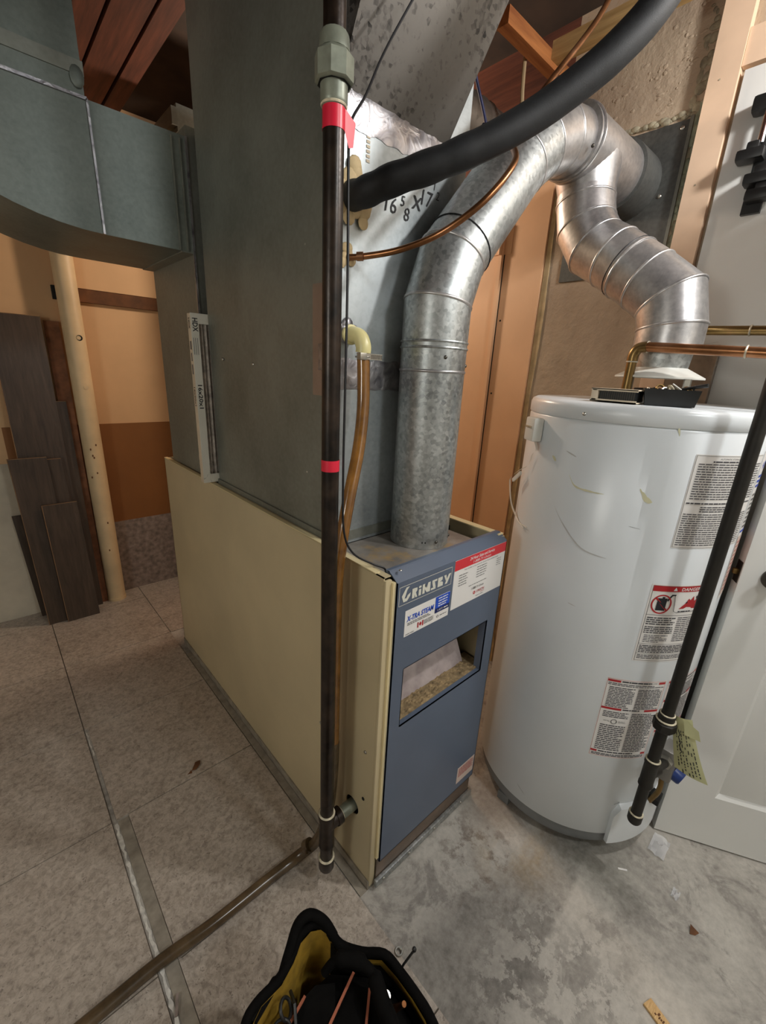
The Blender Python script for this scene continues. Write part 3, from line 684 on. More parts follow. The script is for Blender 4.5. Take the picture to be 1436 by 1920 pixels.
B().box((-.102, RY0-.004, 2.005), (.331, RY0, 2.035)).build('joint_tape', 'galv_side', rd)
B().box((-.102, RY0-.006, ZT-.004), (.330, RY0, ZT+.003)).build('drive_cleat', 'foil', rd)
B().box((.3275, RY0-.006, ZBm), (.3325, RY0, ZT)).build('drive_cleat', 'foil', rd)
for x, w_ in ((.525, .004), (.548, .004)): B().box((x, RY0-.005, ZBm+.002), (x+w_, RY0, ZT-.01)).build('drive_cleat', 'galv_side', rd)
B().box((.533, RY0, ZBm-.003), (.57, RY1, ZBm)).build('slip_joint', 'galv_side', rd)
B().box((.57, RY0+.0, FZ+.002), (.965, RY1, 1.99)).build('drop', 'galv_side', rd)
B().box((.566, RY0-.004, FZ), (.572, RY0+.004, ZT)).build('drop_seam', 'foil', rd)
b = B().box((.602, PY1+.001, FZ+.002), (.95, RY0-.001, 1.98)); b.build('filter_rack', 'dark', rd)
b = B().sphere((.315, RY0-.004, 2.0), .02, (.8, .3, 1.2), 10); b.build('tape_wad', 'galv_return', rd)
# little trunk duct glimpsed above
td = B().box((.72, 1.99, 2.16), (1.15, 2.2, 2.245)).box((.70, 1.985, 2.175), (.72, 2.2, 2.23)).build('trunk_duct', 'galv_side', None, 'small dark rectangular duct under the joists behind the plenum', 'duct')
# flexible round duct behind the flue
fd = thing('round_duct', (1.33, 1.12, 2.14), 'crinkled round metal duct under the joists behind the flue pipe', 'duct')
b = B(); pts = [(1.18+.02*i, 1.16, 2.15) for i in range(15)]; b.tube(pts, [.088 if i % 2 else .083 for i in range(15)], 28); b.build('corrugated_sleeve', 'flex', fd)
B().cyl((1.46, 1.16, 2.15), (1.655, 1.16, 2.15), .083, n=28).build('plain_sleeve', 'flex', fd)

# ------------------------------------------------------------------ furnace filter sticking out of the rack
ft = thing('air_filter', (.57, 1.497, FZ+.004), 'white cardboard framed air filter poking out of the slot by the furnace', 'air filter')
fx0, fy0, fy1, fz0, fz1 = .524, 1.475, 1.501, FZ+.005, 1.492
B().box((fx0, fy0, fz0), (fx0+.024, fy0+.001, fz1)).box((fx0+.024, fy0, fz1-.03), (.60, fy0+.001, fz1)).box((fx0+.024, fy0, fz0), (.60, fy0+.001, fz0+.03)).build('frame_face', 'filter_card', ft)
B().box((fx0, fy0+.001, fz0), (fx0+.001, fy1, fz1)).box((fx0, fy0+.001, fz1-.001), (.60, fy1, fz1)).build('frame_edge', 'filter_edge', ft)
vs = []; rr = random.Random(3)
for i in range(9):
    for j in range(10): vs.append((fx0+.022+(.6-fx0-.022)*i/8, fy0+.004+(.010 if i % 2 else .001), fz0+.02+(fz1-fz0-.04)*j/9))
B().add(vs, [(i*10+j, (i+1)*10+j, (i+1)*10+j+1, i*10+j+1) for i in range(8) for j in range(9)]).build('filter_media', 'filter_media', ft)
pr = Print(lambda u, v, l: V((fx0+.012+u, fy0-l, v)))          # text reads downwards on the face
def vtext(p, m, t, u, v, h, width):
    vs, fs = text2d(t, h, width, 0, .02)
    p.get(m).add([p.mp(u+b_, v-a_, .0006) for a_, b_ in vs], fs)
vtext(pr, 'ink', 'HDX', .001, 1.458, .016, .040); vtext(pr, 'ink', '16x20x1', .001, 1.24, .014, .075)
for i in range(3): pr.rect('ink_grey', -.008+.006*i, 1.37, -.0065+.006*i, 1.42)
pr.build(bpy.data.objects['frame_face'])
pr = Print(lambda u, v, l: V((fx0-l, fy0+.013-u, v)))
vtext(pr, 'ink', 'HDX', 0, 1.462, .012, .032); vtext(pr, 'ink', '16x20x1', 0, 1.24, .011, .06)
pr.rect('ink_grey', -.006, 1.385, .006, 1.41); pr.rect('ink_grey', -.004, 1.35, .004, 1.375); pr.rect('ink_grey', -.006, 1.31, .004, 1.34)
pr.build(bpy.data.objects['frame_edge'])
vs = []; rr = random.Random(9); nx, nz = 10, 10
for j in range(nz+1):
    for i in range(nx+1):
        vs.append((fx0-.012+.08*i/nx+rr.uniform(-.004, .004), fy0-.004-rr.uniform(0, .012), fz0+.004+.11*j/nz+rr.uniform(-.005, .005)))
B().add(vs, [(j*(nx+1)+i, j*(nx+1)+i+1, (j+1)*(nx+1)+i+1, (j+1)*(nx+1)+i) for j in range(nz) for i in range(nx)]).build('plastic_wrap', 'plastic', ft, 'torn clear plastic wrap')

# ------------------------------------------------------------------ gas pipe to the furnace
GX, GY = .467, .651
gp = thing('gas_pipe', (GX, GY, .075), 'tall black iron gas pipe with red tape bands beside the furnace', 'pipe')
B().cyl((GX, GY, .10), (GX, GY, ZC-.01), .0165, n=24).build('pipe', 'black_iron', gp)
for nm, nseg, prf in (('union_sleeve', 24, [(.0165, 1.717), (.0190, 1.719), (.0205, 1.725), (.0205, 1.746), (.0165, 1.747)]), ('union_nut', 8, [(.0, 1.745), (.025, 1.745), (.029, 1.748), (.029, 1.777), (.023, 1.783), (.0, 1.783)]), ('union_tail', 20, [(.0, 1.783), (.0225, 1.783), (.0215, 1.800), (.019, 1.804), (.0, 1.804)])):
    B().lathe((GX, GY, 0), prf, nseg, smooth=nseg > 8).build(nm, 'union', gp)
B().lathe((GX, GY, 0), [(.025, 1.7445), (.0, 1.7446)], 8, smooth=False).build('nut_underside', 'dark', gp)
B().ring((GX, GY, 1.7205), (0, 0, 1), .0180, .0022, 24, 6).build('pipe_dope', 'dope', gp)
b = B().lathe((GX, GY, 0), [(.0170, 1.690), (.0173, 1.690), (.0173, 1.720), (.0170, 1.720)], 24)
b.add([(GX+.012, GY-.0125, 1.718), (GX+.034, GY-.010, 1.708), (GX+.030, GY-.010, 1.676), (GX+.020, GY-.012, 1.672), (GX+.012, GY-.0125, 1.69)], [(0, 1, 2, 3, 4)])
b.build('red_tape', 'red_tape', gp)
B().lathe((GX, GY, 0), [(.0170, 1.166), (.0173, 1.166), (.0173, 1.187), (.0170, 1.187)], 24).build('red_tape', 'red_tape', gp)
t = B().lathe((GX, GY, 0), [(.0, .165), (.0205, .165), (.0205, .172), (.0195, .175), (.0195, .262), (.022, .264), (.022, .277), (.0165, .277)], 24).cyl((GX, GY, .236), (GX+.03, GY, .236), .0195).cyl((GX+.026, GY, .236), (GX+.042, GY, .236), .022)
t.build('tee', 'black_iron', gp)
B().ring((GX, GY, .2765), (0, 0, 1), .0185, .003, 24, 6).build('pipe_dope', 'dope', gp)
B().ring((GX+.043, GY, .236), (1, 0, 0), .0175, .002, 24, 6).build('pipe_dope', 'dope', gp)
B().cyl((GX+.04, GY, .236), (FX0+.10, GY, .236), .0165).build('nipple', 'union', gp)
B().lathe((GX, GY, 0), [(.0, .075), (.017, .076), (.0205, .084), (.021, .118), (.0165, .12)], 24).build('drip_cap', 'black_iron', gp)
B().ring((GX, GY, .119), (0, 0, 1), .0185, .003, 24, 6).build('pipe_dope', 'dope', gp)

# ------------------------------------------------------------------ condensate drain
dh = thing('drain_hose', (.52, .692, .004), 'brown clear vinyl drain hose running from plenum behind gas pipe to floor', 'hose')
hp_ = [(.622, .752, 1.385), (.622, .748, 1.33), (.616, .740, 1.26), (.596, .727, 1.18), (.562, .710, 1.09), (.533, .698, .99), (.519, .694, .88), (.517, .694, .6), (.516, .694, .36), (.508, .702, .2), (.488, .722, .085), (.440, .752, .026), (.344, .757, .0195), (.2, .757, .0195), (.08, .765, .0195), (-.03, .762, .0195), (-.2, .755, .0195), (-.42, .74, .0195)]
sp = smooth_path(hp_, 8)
B().tube(sp[:62], .0140, 16).build('upper_hose', 'hose', dh)
B().tube(sp[61:], .0148, 16).build('floor_hose', 'hose_dark', dh)
B().cyl((.470, .735, .065), (.462, .745, .052), .0175).cyl((.46, .735, .06), (.445, .715, .068), .004, n=10).build('hose_coupling', 'hose_dark', dh)
eb = B().tube(smooth_path([(.613, .797, 1.421), (.616, .775, 1.420), (.620, .760, 1.414), (.622, .752, 1.398), (.622, .752, 1.385)], 5), .0165, 18).ring((.614, .785, 1.4205), (.1, 1, 0), .017, .004, 20, 8)
eb.build('elbow_fitting', 'cpvc', dh)
B().ring((.622, .7515, 1.376), (0, 0, 1), .0155, .0022, 24, 6).box((.600, .733, 1.370), (.618, .746, 1.384), .002).box((.618, .735, 1.371), (.662, .7362, 1.383)).build('hose_clamp', 'steel', dh)
b = B()
for i in range(11): b.box((.630+.003*i, .7346, 1.3725), (.6312+.003*i, .735, 1.3815))
b.build('clamp_slots', 'nickel', dh, kind='stuff')

# ------------------------------------------------------------------ thermostat wire along the gas pipe
wp_ = [(.80, .62, 2.20), (.72, .66, 2.06), (.65, .70, 1.93), (.60, .70, 1.85), (.545, .672, 1.77), (.500, .652, 1.712), (.490, .643, 1.66), (.4905, .640, 1.5), (.490, .640, 1.3), (.4895, .64, 1.15), (.494, .640, 1.04), (.52, .640, .985), (.562, .625, .955), (.585, .612, .943), (.59, .612, .927)]
B().tube(smooth_path(wp_, 6), .0022, 8).build('thermostat_wire', 'wire', None, 'thin black wire taped to the furnace gas pipe', 'wire')

# ------------------------------------------------------------------ refrigerant lines
sl = thing('suction_line', (.62, .79, 1.67), 'thick black foam insulated refrigerant line crossing in front of flue', 'pipe')
spth = [(.615, .799, 1.676), (.610, .75, 1.670), (.625, .69, 1.680), (.672, .622, 1.702), (.735, .565, 1.738), (.80, .515, 1.785), (.853, .468, 1.836), (.888, .435, 1.877), (.925, .405, 1.930), (.96, .385, 2.0), (.99, .38, 2.10), (1.0, .38, 2.245)]
sp = smooth_path(spth, 8)
rr_ = []
for i, p in enumerate(sp): rr_.append(.0245+.0022*abs(math.sin(i*.5)) if i < 30 else min(.028, .0255+.0001*(i-28)))
B().tube(sp, rr_, 24).build('foam_sleeve', 'foam', sl)
cl = thing('liquid_line', (.61, .79, 1.568), 'bare copper refrigerant tube curving below the black insulated line', 'pipe')
B().tube(smooth_path([(.610, .799, 1.568), (.636, .768, 1.571), (.672, .705, 1.581), (.697, .622, 1.602), (.735, .560, 1.650), (.795, .548, 1.720), (.845, .590, 1.775), (.90, .625, 1.83), (1.02, .635, 1.955), (1.17, .630, 2.12), (1.24, .625, 2.24)], 7), .0062, 12).build('copper_tube', 'copper', cl)
B().cyl((.622, .782, 1.5695), (.631, .772, 1.5703), .0085).build('ferrule', 'copper', cl)

# ------------------------------------------------------------------ flue
def miter_rings(pts, r, n=36):
    pts = [V(p) for p in pts]; N = len(pts); out = []; ref = None
    for i in range(N):
        a = (pts[i]-pts[i-1]).normalized() if i else (pts[1]-pts[0]).normalized(); b = (pts[i+1]-pts[i]).normalized() if i < N-1 else a
        t = (a+b).normalized(); ref = t.orthogonal().normalized() if ref is None else (ref-t*ref.dot(t)).normalized()
        bi = t.cross(ref); nn = b-a; k = t.dot(a); rg = []
        for j in range(n):
            an = 2*math.pi*j/n; o = ref*math.cos(an)+bi*math.sin(an)
            if nn.length > 1e-5: e = nn.normalized(); o = o+e*o.dot(e)*(1/k-1)
            rg.append(pts[i]+o*r)
        out.append((pts[i], rg, t))
    return out
def gored(parent, pts, r, names, mat, beads=True, bead_r=.0022):
    R_ = miter_rings(pts, r); n = len(R_[0][1])
    for i in range(len(R_)-1):
        B().add(R_[i][1]+R_[i+1][1], [(j, (j+1) % n, n+(j+1) % n, n+j) for j in range(n)], True).build(names[i], mat[i] if isinstance(mat, list) else mat, parent)
    if beads:
        for p, rg, t in R_[1:-1]: bead(parent, p, rg, t, bead_r, mat[-1] if isinstance(mat, list) else mat)
def bead(parent, p, rg, t, br, mat):
    b = B(); m = 8; n = len(rg); vs = []
    for q in rg:
        o = (q-p).normalized()
        for j in range(m): u = 2*math.pi*j/m; vs.append(q+o*math.cos(u)*br+t*math.sin(u)*br*1.6)
    b.add(vs, [(i*m+j, ((i+1) % n)*m+j, ((i+1) % n)*m+(j+1) % m, i*m+(j+1) % m) for i in range(n) for j in range(m)], True); b.build('bead', mat, parent)
def pscrew(parent, c, nrm): B().sphere(V(c)+V(nrm)*.001, .0045, (1, 1, 1), 8).build('screw', 'nickel', parent)
FR = .0765
fu = thing('flue_pipe', (.807, .717, .926), 'galvanised flue pipe rising from furnace top and elbowing into the chimney', 'flue pipe')
J = [(.807, .717, .9265), (.807, .717, 1.355), (.807, .716, 1.50), (.842, .716, 1.598), (1.045, .714, 1.832), (1.115, .712, 1.888), (1.20, .71, 1.930), (1.285, .708, 1.945)]
gored(fu, J, FR, ['riser', 'elbow_gore', 'elbow_gore', 'straight_section', 'elbow_gore', 'elbow_gore', 'elbow_gore'], ['galv_flue']*5+['galv_wye']*2)
for z in (1.405, 1.418): B().ring((.807, .717, z), (0, 0, 1), FR, .0028, 40, 8).build('bead', 'galv_flue', fu)
d_ = (V(J[4])-V(J[3])).normalized()
B().ring(V(J[3])+d_*.035, d_, FR+.0006, .0016, 40, 6).build('overlap_edge', 'wire', fu)
# tee body into the wall, with saddle to the branch
RT = .086
B().cyl((1.262, .708, 1.945), (1.655, .70, 1.945), RT, n=44).build('tee_run', 'galv_wye', fu)
for x in (1.275, 1.56): B().ring((x, .705, 1.945), (1, 0, 0), RT, .003, 44, 8).build('bead', 'galv_wye', fu)
B().cyl((1.54, .703, 1.945), (1.657, .70, 1.945), .096, n=44).build('thimble', 'galv_plate', fu)
TB = V((1.375, .705, 1.945)); K = [V((1.372, .69, 1.83)), V((1.365, .672, 1.765)), V((1.358, .632, 1.708)), V((1.348, .57, 1.672)), V((1.335, .468, 1.604)), V((1.329, .404, 1.556)), V((1.326, .386, 1.488))]
# conical branch of the tee
d_ = (K[0]-TB).normalized(); a_ = V((1, 0, 0)); a_ = (a_-d_*a_.dot(d_)).normalized(); b_ = d_.cross(a_); n = 40; vs = []
for i in range(n):
    t_ = 2*math.pi*i/n; o = a_*math.cos(t_)+b_*math.sin(t_); vs.append(TB+d_*.02+a_*math.cos(t_)*.112+b_*math.sin(t_)*.084)
for i in range(n):
    t_ = 2*math.pi*i/n; vs.append(K[0]-d_*.012+(a_*math.cos(t_)+b_*math.sin(t_))*.073)
B().add(vs, [(i, (i+1) % n, n+(i+1) % n, n+i) for i in range(n)], True).build('tee_branch', 'galv_wye', fu)
for yz, s_ in (((.62, 1.985), 1), ((1.30, .628), 0)): pass
pscrew(fu, (1.235, .628, 1.905), (0, -1, 0)); pscrew(fu, (.772, .650, 1.385), (0, 0, 0)); pscrew(fu, (.862, .664, 1.37), (0, 0, 0)); pscrew(fu, (.79, .643, .945), (0, 0, 0)); pscrew(fu, (.855, .658, .945), (0, 0, 0)); pscrew(fu, (1.12, .64, 1.88), (0, 0, 0))
b = B()
for x_, y_ in ((.757, .662), (.763, .657), (.842, .652)): b.cyl((x_, y_, .945), (x_+.002, y_-.002, .945), .003, n=8)
b.build('screw_hole', 'dark', fu, kind='stuff')
# heater vent branch
hv = thing('heater_vent', (1.326, .40, 1.40), 'gored metal vent pipe running from the chimney tee down to water heater', 'flue pipe')
VR = .077
gored(hv, [K[0]-d_*.02]+K+[V((1.325, .386, 1.432))], VR, ['collar', 'elbow_gore', 'elbow_gore', 'elbow_gore', 'straight_section', 'elbow_gore', 'elbow_gore', 'drop_section'], 'galv_wye')
m_ = (K[3]+K[4])/2; dd = (K[4]-K[3]).normalized()
B().ring(m_, dd, VR, .003, 40, 8).build('bead', 'galv_wye', hv); B().ring(m_-dd*.012, dd, VR, .0015, 40, 6).build('overlap_edge', 'wire', hv)
for p in (m_-dd*.03, K[5], K[2]): pscrew(hv, p+V((-.052, -.02, .045)), (0, 0, 0))

# cover plate on the chimney breast
cp = thing('chimney_cover_plate', (1.655, .72, 1.72), 'dark sheet metal plate screwed over the chimney opening', 'cover plate')
B().box((1.655, .553, 1.69), (XW-.0005, .885, 2.082)).build('plate', 'galv_plate', cp)
B().box((1.648, .548, 1.69), (XW-.0005, .557, 2.086)).build('edge_strip', 'galv_side', cp)
for y, z in ((.575, 2.065), (.70, 2.068), (.60, 1.90), (.69, 1.75)): B().sphere((1.6545, y, z), .006, (.5, 1, 1), 8).build('screw', 'steel', cp)
b = B().tube([(1.6545, .722, 2.04), (1.6545, .702, 2.043)], .0012, 6).tube([(1.6545, .702, 2.043), (1.6545, .712, 2.005)], .0012, 6); b.build('pen_mark', 'ink', cp)
B().prism([(XW-.003, .530, 1.60), (XW-.003, .552, 1.60), (XW-.003, .551, 2.085), (XW-.003, .57, 2.10), (XW-.003, .531, 2.12)], (.0028, 0, 0)).build('sealant_strip', 'green_mortar', cp)
b = B(); rn = random.Random(4)
for k in range(34): b.sphere((XW-.003, .556+.33*k/34, 2.094+rn.uniform(-.004, .006)), rn.uniform(.006, .012), (.6, 1.3, .8), 8)
b.build('mortar_edge', 'mortar', cp, kind='stuff')
b = B()
for k in range(40): b.sphere((XW-.003, .538+rn.uniform(-.006, .006), 1.69+.39*k/40), rn.uniform(.006, .011), (.5, .8, 1.4), 8)
b.build('sealant_edge', 'green_mortar', cp, kind='stuff')

# ------------------------------------------------------------------ water heater
HC = V((1.323, .41, 0)); HR_ = .283
wh = thing('water_heater', HC, 'tall white cylindrical gas water heater with warning labels', 'water heater')
B().lathe(HC, [(.0, .075), (HR_-.004, .075), (HR_, .080), (HR_, 1.258), (HR_-.003, 1.262), (0, 1.262)], 96).build('jacket', 'white_enamel', wh)
B().lathe(HC, [(0, 1.2625), (HR_-.001, 1.2625), (HR_+.002, 1.266), (HR_+.002, 1.290), (HR_-.002, 1.299), (HR_-.012, 1.304), (0, 1.305)], 96).build('top_cap', 'white_enamel', wh)
B().lathe(HC, [(0, .030), (HR_-.014, .030), (HR_-.008, .04), (HR_-.008, .076), (0, .076)], 96).build('base_ring', 'grey_ring', wh)
for a in (165, -75, 45): 
    c = HC+V((math.cos(math.radians(a)), math.sin(math.radians(a)), 0))*(HR_-.03); B().box((c.x-.02, c.y-.02, 0), (c.x+.02, c.y+.02, .031)).build('foot', 'grey_ring', wh)
def cpos(a, z, l=0): a = math.radians(a); return HC+V(((HR_+l)*math.cos(a), (HR_+l)*math.sin(a), z))
def cmap(a0): return lambda u, v, l: cpos(a0+math.degrees(u/HR_), v, l+.0004)
def clabel(name, a0, a1, z0, z1, mat, label):
    n = 14; W_ = math.radians(a1-a0)*HR_; mp = cmap(a0)
    vs = [mp(W_*i/n, z, 0.0) for z in (z0, z1) for i in range(n+1)]
    o = B().add(vs, [(i, i+1, n+2+i, n+1+i) for i in range(n)], True).build(name, mat, wh, label); return o, Print(lambda u, v, l: mp(u, v, l)), W_
o, p, W_ = clabel('installation_label', -137.5, -97, .996, 1.213, 'paper', 'white label of dense fine print')
p.frame('ink_grey', .002, .998, W_-.002, 1.211); 
p.text('ink', 'AUTOMATIC STORAGE WATER HEATER', W_*.5, 1.2045, .0035, .09); p.rows('ink_fine', .04, W_-.04, 1.196, 1.2005, 1, 71, .7)
p.rows('ink_fine', .010, W_-.006, 1.112, 1.195, 15, 31, .42, ragged=.08); p.rows('ink_fine', .006, W_-.006, 1.10, 1.108, 1, 77, .42, ragged=.5); p.rows('ink_fine', .04, W_-.03, 1.083, 1.098, 3, 78, .5)
p.rows('ink_fine', .006, W_-.006, 1.002, 1.081, 15, 32, .42, ragged=.12); p.build(o)
o, p, W_ = clabel('danger_label', -141, -106, .686, .902, 'paper', 'white label with red danger banner and flame picture')
p.frame('ink', .004, .689, W_-.002, .899, .0008); p.rect('ink_red', .0045, .884, W_-.0025, .8985, .0007, 8)
p.text('ink_white', 'DANGER', W_*.57, .891, .0085, .052, .1, .0012, .012); p.poly('ink_white', [(.052, .887), (.062, .887), (.057, .896)])
p.rect('ink', .0045, .8195, W_-.0025, .8205, .0007, 8)
# jerrycan in a red prohibition ring
p.poly('ink', [(.021, .833), (.043, .833), (.043, .866), (.037, .866), (.037, .870), (.031, .870), (.031, .866), (.021, .866)], .0008)
p.poly('ink', [(.043, .862), (.052, .877), (.062, .877), (.062, .874), (.054, .873), (.046, .858)], .0008)
nn_ = 36
for i in range(nn_):
    a0_, a1_ = 2*math.pi*i/nn_, 2*math.pi*(i+1)/nn_
    p.poly('ink_red', [(.032+.024*math.cos(a0_), .850+.026*math.sin(a0_)), (.032+.024*math.cos(a1_), .850+.026*math.sin(a1_)), (.032+.0205*math.cos(a1_), .850+.0225*math.sin(a1_)), (.032+.0205*math.cos(a0_), .850+.0225*math.sin(a0_))], .0010)
p.poly('ink_red', [(.014, .866), (.017, .869), (.050, .834), (.047, .831)], .0011)
for q in ([(.078, .838), (.128, .838), (.118, .856), (.104, .862), (.092, .852)], [(.092, .852), (.100, .866), (.106, .858)], [(.104, .858), (.112, .872), (.117, .856)], [(.115, .856), (.126, .868), (.124, .850)], [(.12, .85), (.133, .856), (.128, .842)]): p.poly('ink_red', q, .0008)
for q in ([(.122, .862), (.128, .868), (.124, .874), (.119, .870)], [(.127, .868), (.136, .878), (.139, .875), (.13, .865)], [(.124, .873), (.127, .883), (.130, .881), (.127, .872)]): p.poly('ink', q, .0009)
p.get('ink').tube([p.mp(u, v, .001) for u, v in ((.060, .874), (.064, .850), (.066, .832), (.075, .828), (.12, .830), (.14, .836), (.146, .850))], .0005, 5)
p.rows('ink_fine', .078, .122, .829, .8335, 1, 8, .7)
p.rows('ink_fine', .008, .078, .792, .815, 4, 41, .55); p.rows('ink_fine', .008, .078, .768, .789, 4, 42, .55); p.rows('ink_fine', .012, .07, .742, .765, 5, 43, .42, ragged=.5)
p.rows('ink_fine', .084, W_-.006, .745, .816, 13, 44, .42, ragged=.45); p.rect('ink', .0045, .7375, W_-.0025, .7383, .0007, 8)
p.rows('ink_fine', .008, W_-.006, .712, .735, 5, 45, .6); p.rect('ink', .0045, .709, W_-.0025, .7098, .0007, 8); p.rows('ink_fine', .008, W_-.006, .694, .707, 3, 46, .5); p.build(o)
def safety(name, a0, a1, z0, z1, seed, label):
    o, p, W_ = clabel(name, a0, a1, z0, z1, 'paper', label); H = z1-z0
    p.frame('ink_red', .002, z0+.002, W_-.002, z1-.002, .0006)
    for zz, l1, r1 in ((z1-.011, .22, .14), (z0+H*.62, .34, .27), (z0+.015, .12, .1)):
        p.rect('ink_red', .003, zz, W_*l1, zz+.0065, .0007, 4); p.rect('ink_red', W_*(1-r1), zz, W_-.003, zz+.0065, .0007, 4); p.rows('ink_fine', W_*l1+.003, W_*(1-r1)-.003, zz+.001, zz+.006, 1, seed+9, .8)
    p.rows('ink_fine', .005, W_-.005, z1-.022, z1-.013, 2, seed, .5)
    p.rows('ink_fine', .010, W_*.48, z0+H*.65, z1-.025, 13, seed+1, .5); p.rows('ink_fine', W_*.53, W_-.006, z0+H*.65, z1-.025, 13, seed+2, .5)
    p.rows('ink_fine', .010, W_*.48, z0+H*.52, z0+H*.60, 4, seed+3, .5); p.rows('ink_fine', .010, W_*.48, z0+.024, z0+H*.43, 14, seed+4, .5); p.rows('ink_fine', W_*.53, W_-.006, z0+.024, z0+H*.60, 24, seed+5, .5)
    p.get('ink_grey').ring(p.mp(W_*.27, z0+H*.475, .001), cpos((a0*.73+a1*.27), 0)-HC, .007, .0009, 18, 4); p.rows('ink_grey', W_*.10, W_*.2, z0+H*.465, z0+H*.485, 2, seed, .3); p.rows('ink_grey', W_*.34, W_*.47, z0+H*.46, z0+H*.49, 3, seed, .3)
    p.rows('ink_fine', .006, W_-.006, z0+.004, z0+.013, 2, seed+6, .6); 
    return o, p, W_
o, p, W_ = safety('lighting_label', -150, -119, .368, .626, 50, 'white French lighting instructions label with red bars')
p.text('ink', 'POUR VOTRE SECURITE LISEZ AVANT D\'ALLUMER', W_*.54, .6185, .003, .088); p.build(o)
o, p, W_ = safety('lighting_label', -117.5, -90, .44, .626, 60, 'second lighting label half hidden by the gas pipe'); p.build(o)
o, p, W_ = clabel('energy_label', -95.5, -66, .84, 1.22, 'paper', 'white energy label with blue heading behind the gas pipe')
p.text('ink_blue', 'HOT WATER', W_*.5, 1.185, .016, .12); p.rows('ink_blue', .008, W_-.01, 1.13, 1.165, 3, 71, .5); p.rows('ink_grey', .008, W_-.01, 1.03, 1.12, 8, 72, .5); p.rect('ink_blue', .004, 1.02, W_-.004, 1.026, .0007, 6); p.rect('pinkish', .004, .85, W_-.004, 1.01, .0006, 6); p.rows('ink_red', .008, W_-.01, .86, 1.0, 12, 73, .25); p.build(o)
# smears and scuffs on the jacket
def smear(mat, pts, wd, seed, name='smear'):
    rr = random.Random(seed); P = smooth_path([(a % 360, z, 0) for a, z in pts], 6); b = B(); vs = []
    for i, q in enumerate(P):
        k = wd*rr.uniform(.55, 1)*math.sin(math.pi*(i+.5)/len(P))
        vs += [cpos(q.x, q.y-k/2, .0005), cpos(q.x, q.y+k/2, .0005)]
    b.add(vs, [(2*i, 2*i+1, 2*i+3, 2*i+2) for i in range(len(P)-1)], True).build(name, mat, wh)
smear('stain', [(172, 1.13), (176, 1.105), (-176, 1.10), (-170, 1.10)], .006, 1); smear('stain', [(-156, 1.125), (-153, 1.105), (-150, 1.098)], .018, 2); smear('stain', [(160, 1.165), (163, 1.155)], .012, 3)
smear('scuff', [(167, 1.04), (174, 1.0), (-175, .955), (-163, .945)], .006, 4, 'scuff'); smear('scuff', [(168, 1.185), (174, 1.175)], .004, 5, 'scuff'); smear('scuff', [(-176, .80), (-172, .797)], .003, 8, 'scuff'); smear('ink_grey', [(-157, 1.035), (-152, 1.032)], .0012, 6, 'scuff'); smear('ink_grey', [(176, .135), (-178, .115)], .0016, 7, 'scuff')
smear('stain', [(-148, 1.262+.02), (-146, 1.25)], .02, 9)
B().sphere(cpos(174, 1.277, .002), .0045, (1, 1, 1), 8).build('screw', 'steel', wh)
# burner access cover
n = 12; vs = []
for l, zs in ((.014, (.058, .192)), (.0, (.055, .198))):
    for z in zs:
        for i in range(n+1): vs.append(cpos(-129+40*i/n, z if not (i == 0 and z > .15) else z-.03, l))
m = n+1; fs = []
for i in range(n): fs += [(i, i+1, m+i+1, m+i), (i, 2*m+i, 2*m+i+1, i+1), (m+i, m+i+1, 3*m+i+1, 3*m+i)]
fs += [(0, m, 3*m, 2*m), (n, 2*m+n, 3*m+n, m+n)]
B().add(vs, fs).build('burner_cover', 'white_enamel', wh)
B().add([cpos(-129, .195, .001), cpos(-126, .203, .001), cpos(-89, .205, .001), cpos(-89, .198, .001)], [(0, 1, 2, 3)]).build('cover_gap', 'dark', wh)
# gas control valve
gv = V((1.252, .116, .35))
B().box(gv+V((-.030, -.022, -.05)), gv+V((.030, .034, .05)), .006).build('gas_valve', 'valve_grey', wh)
B().lathe(gv+V((.0, -.020, -.026)), [(0, 0), (.021, 0), (.020, .020), (.017, .024), (0, .024)], 18, (-.1, -1, -.25)).build('valve_knob', 'valve_blue', wh)
B().cyl(gv+V((.0, -.018, .045)), gv+V((.0, -.024, .062)), .011, n=16).build('igniter_button', 'sticker_red', wh)
B().tube(smooth_path([gv+V((-.01, 0, -.05)), gv+V((-.012, -.004, -.10)), gv+V((-.005, .01, -.16))], 5), .007, 10).build('burner_tube', 'brass', wh)
B().cyl(gv+V((-.03, 0, .02)), gv+V((-.046, 0, .02)), .017, n=6).build('inlet_nut', 'steel', wh)
B().box(gv+V((-.005, -.012, -.165)), gv+V((.038, .02, -.145)), .003).build('burner_grommet', 'dark', wh)
# draft hood on legs
hb = V((1.325, .388, 0))
B().lathe(hb, [(.098, 1.368), (.102, 1.366), (.102, 1.370), (.058, 1.393), (.055, 1.393)], 36).build('draft_hood', 'white_plastic', wh)
B().lathe(hb, [(.056, 1.388), (.060, 1.39), (.066, 1.445), (.062, 1.445)], 36).build('hood_collar', 'galv_flue', wh)
B().lathe(hb, [(.05, 1.304), (.05, 1.34), (.0, 1.342)], 28).build('flue_collar', 'dark', wh)
for a in (60, 150, 240, 330):
    a = math.radians(a); c = hb+V((math.cos(a)*.093, math.sin(a)*.093, 0)); B().box((c.x-.006, c.y-.006, 1.303), (c.x+.006, c.y+.006, 1.370)).build('hood_leg', 'steel', wh)
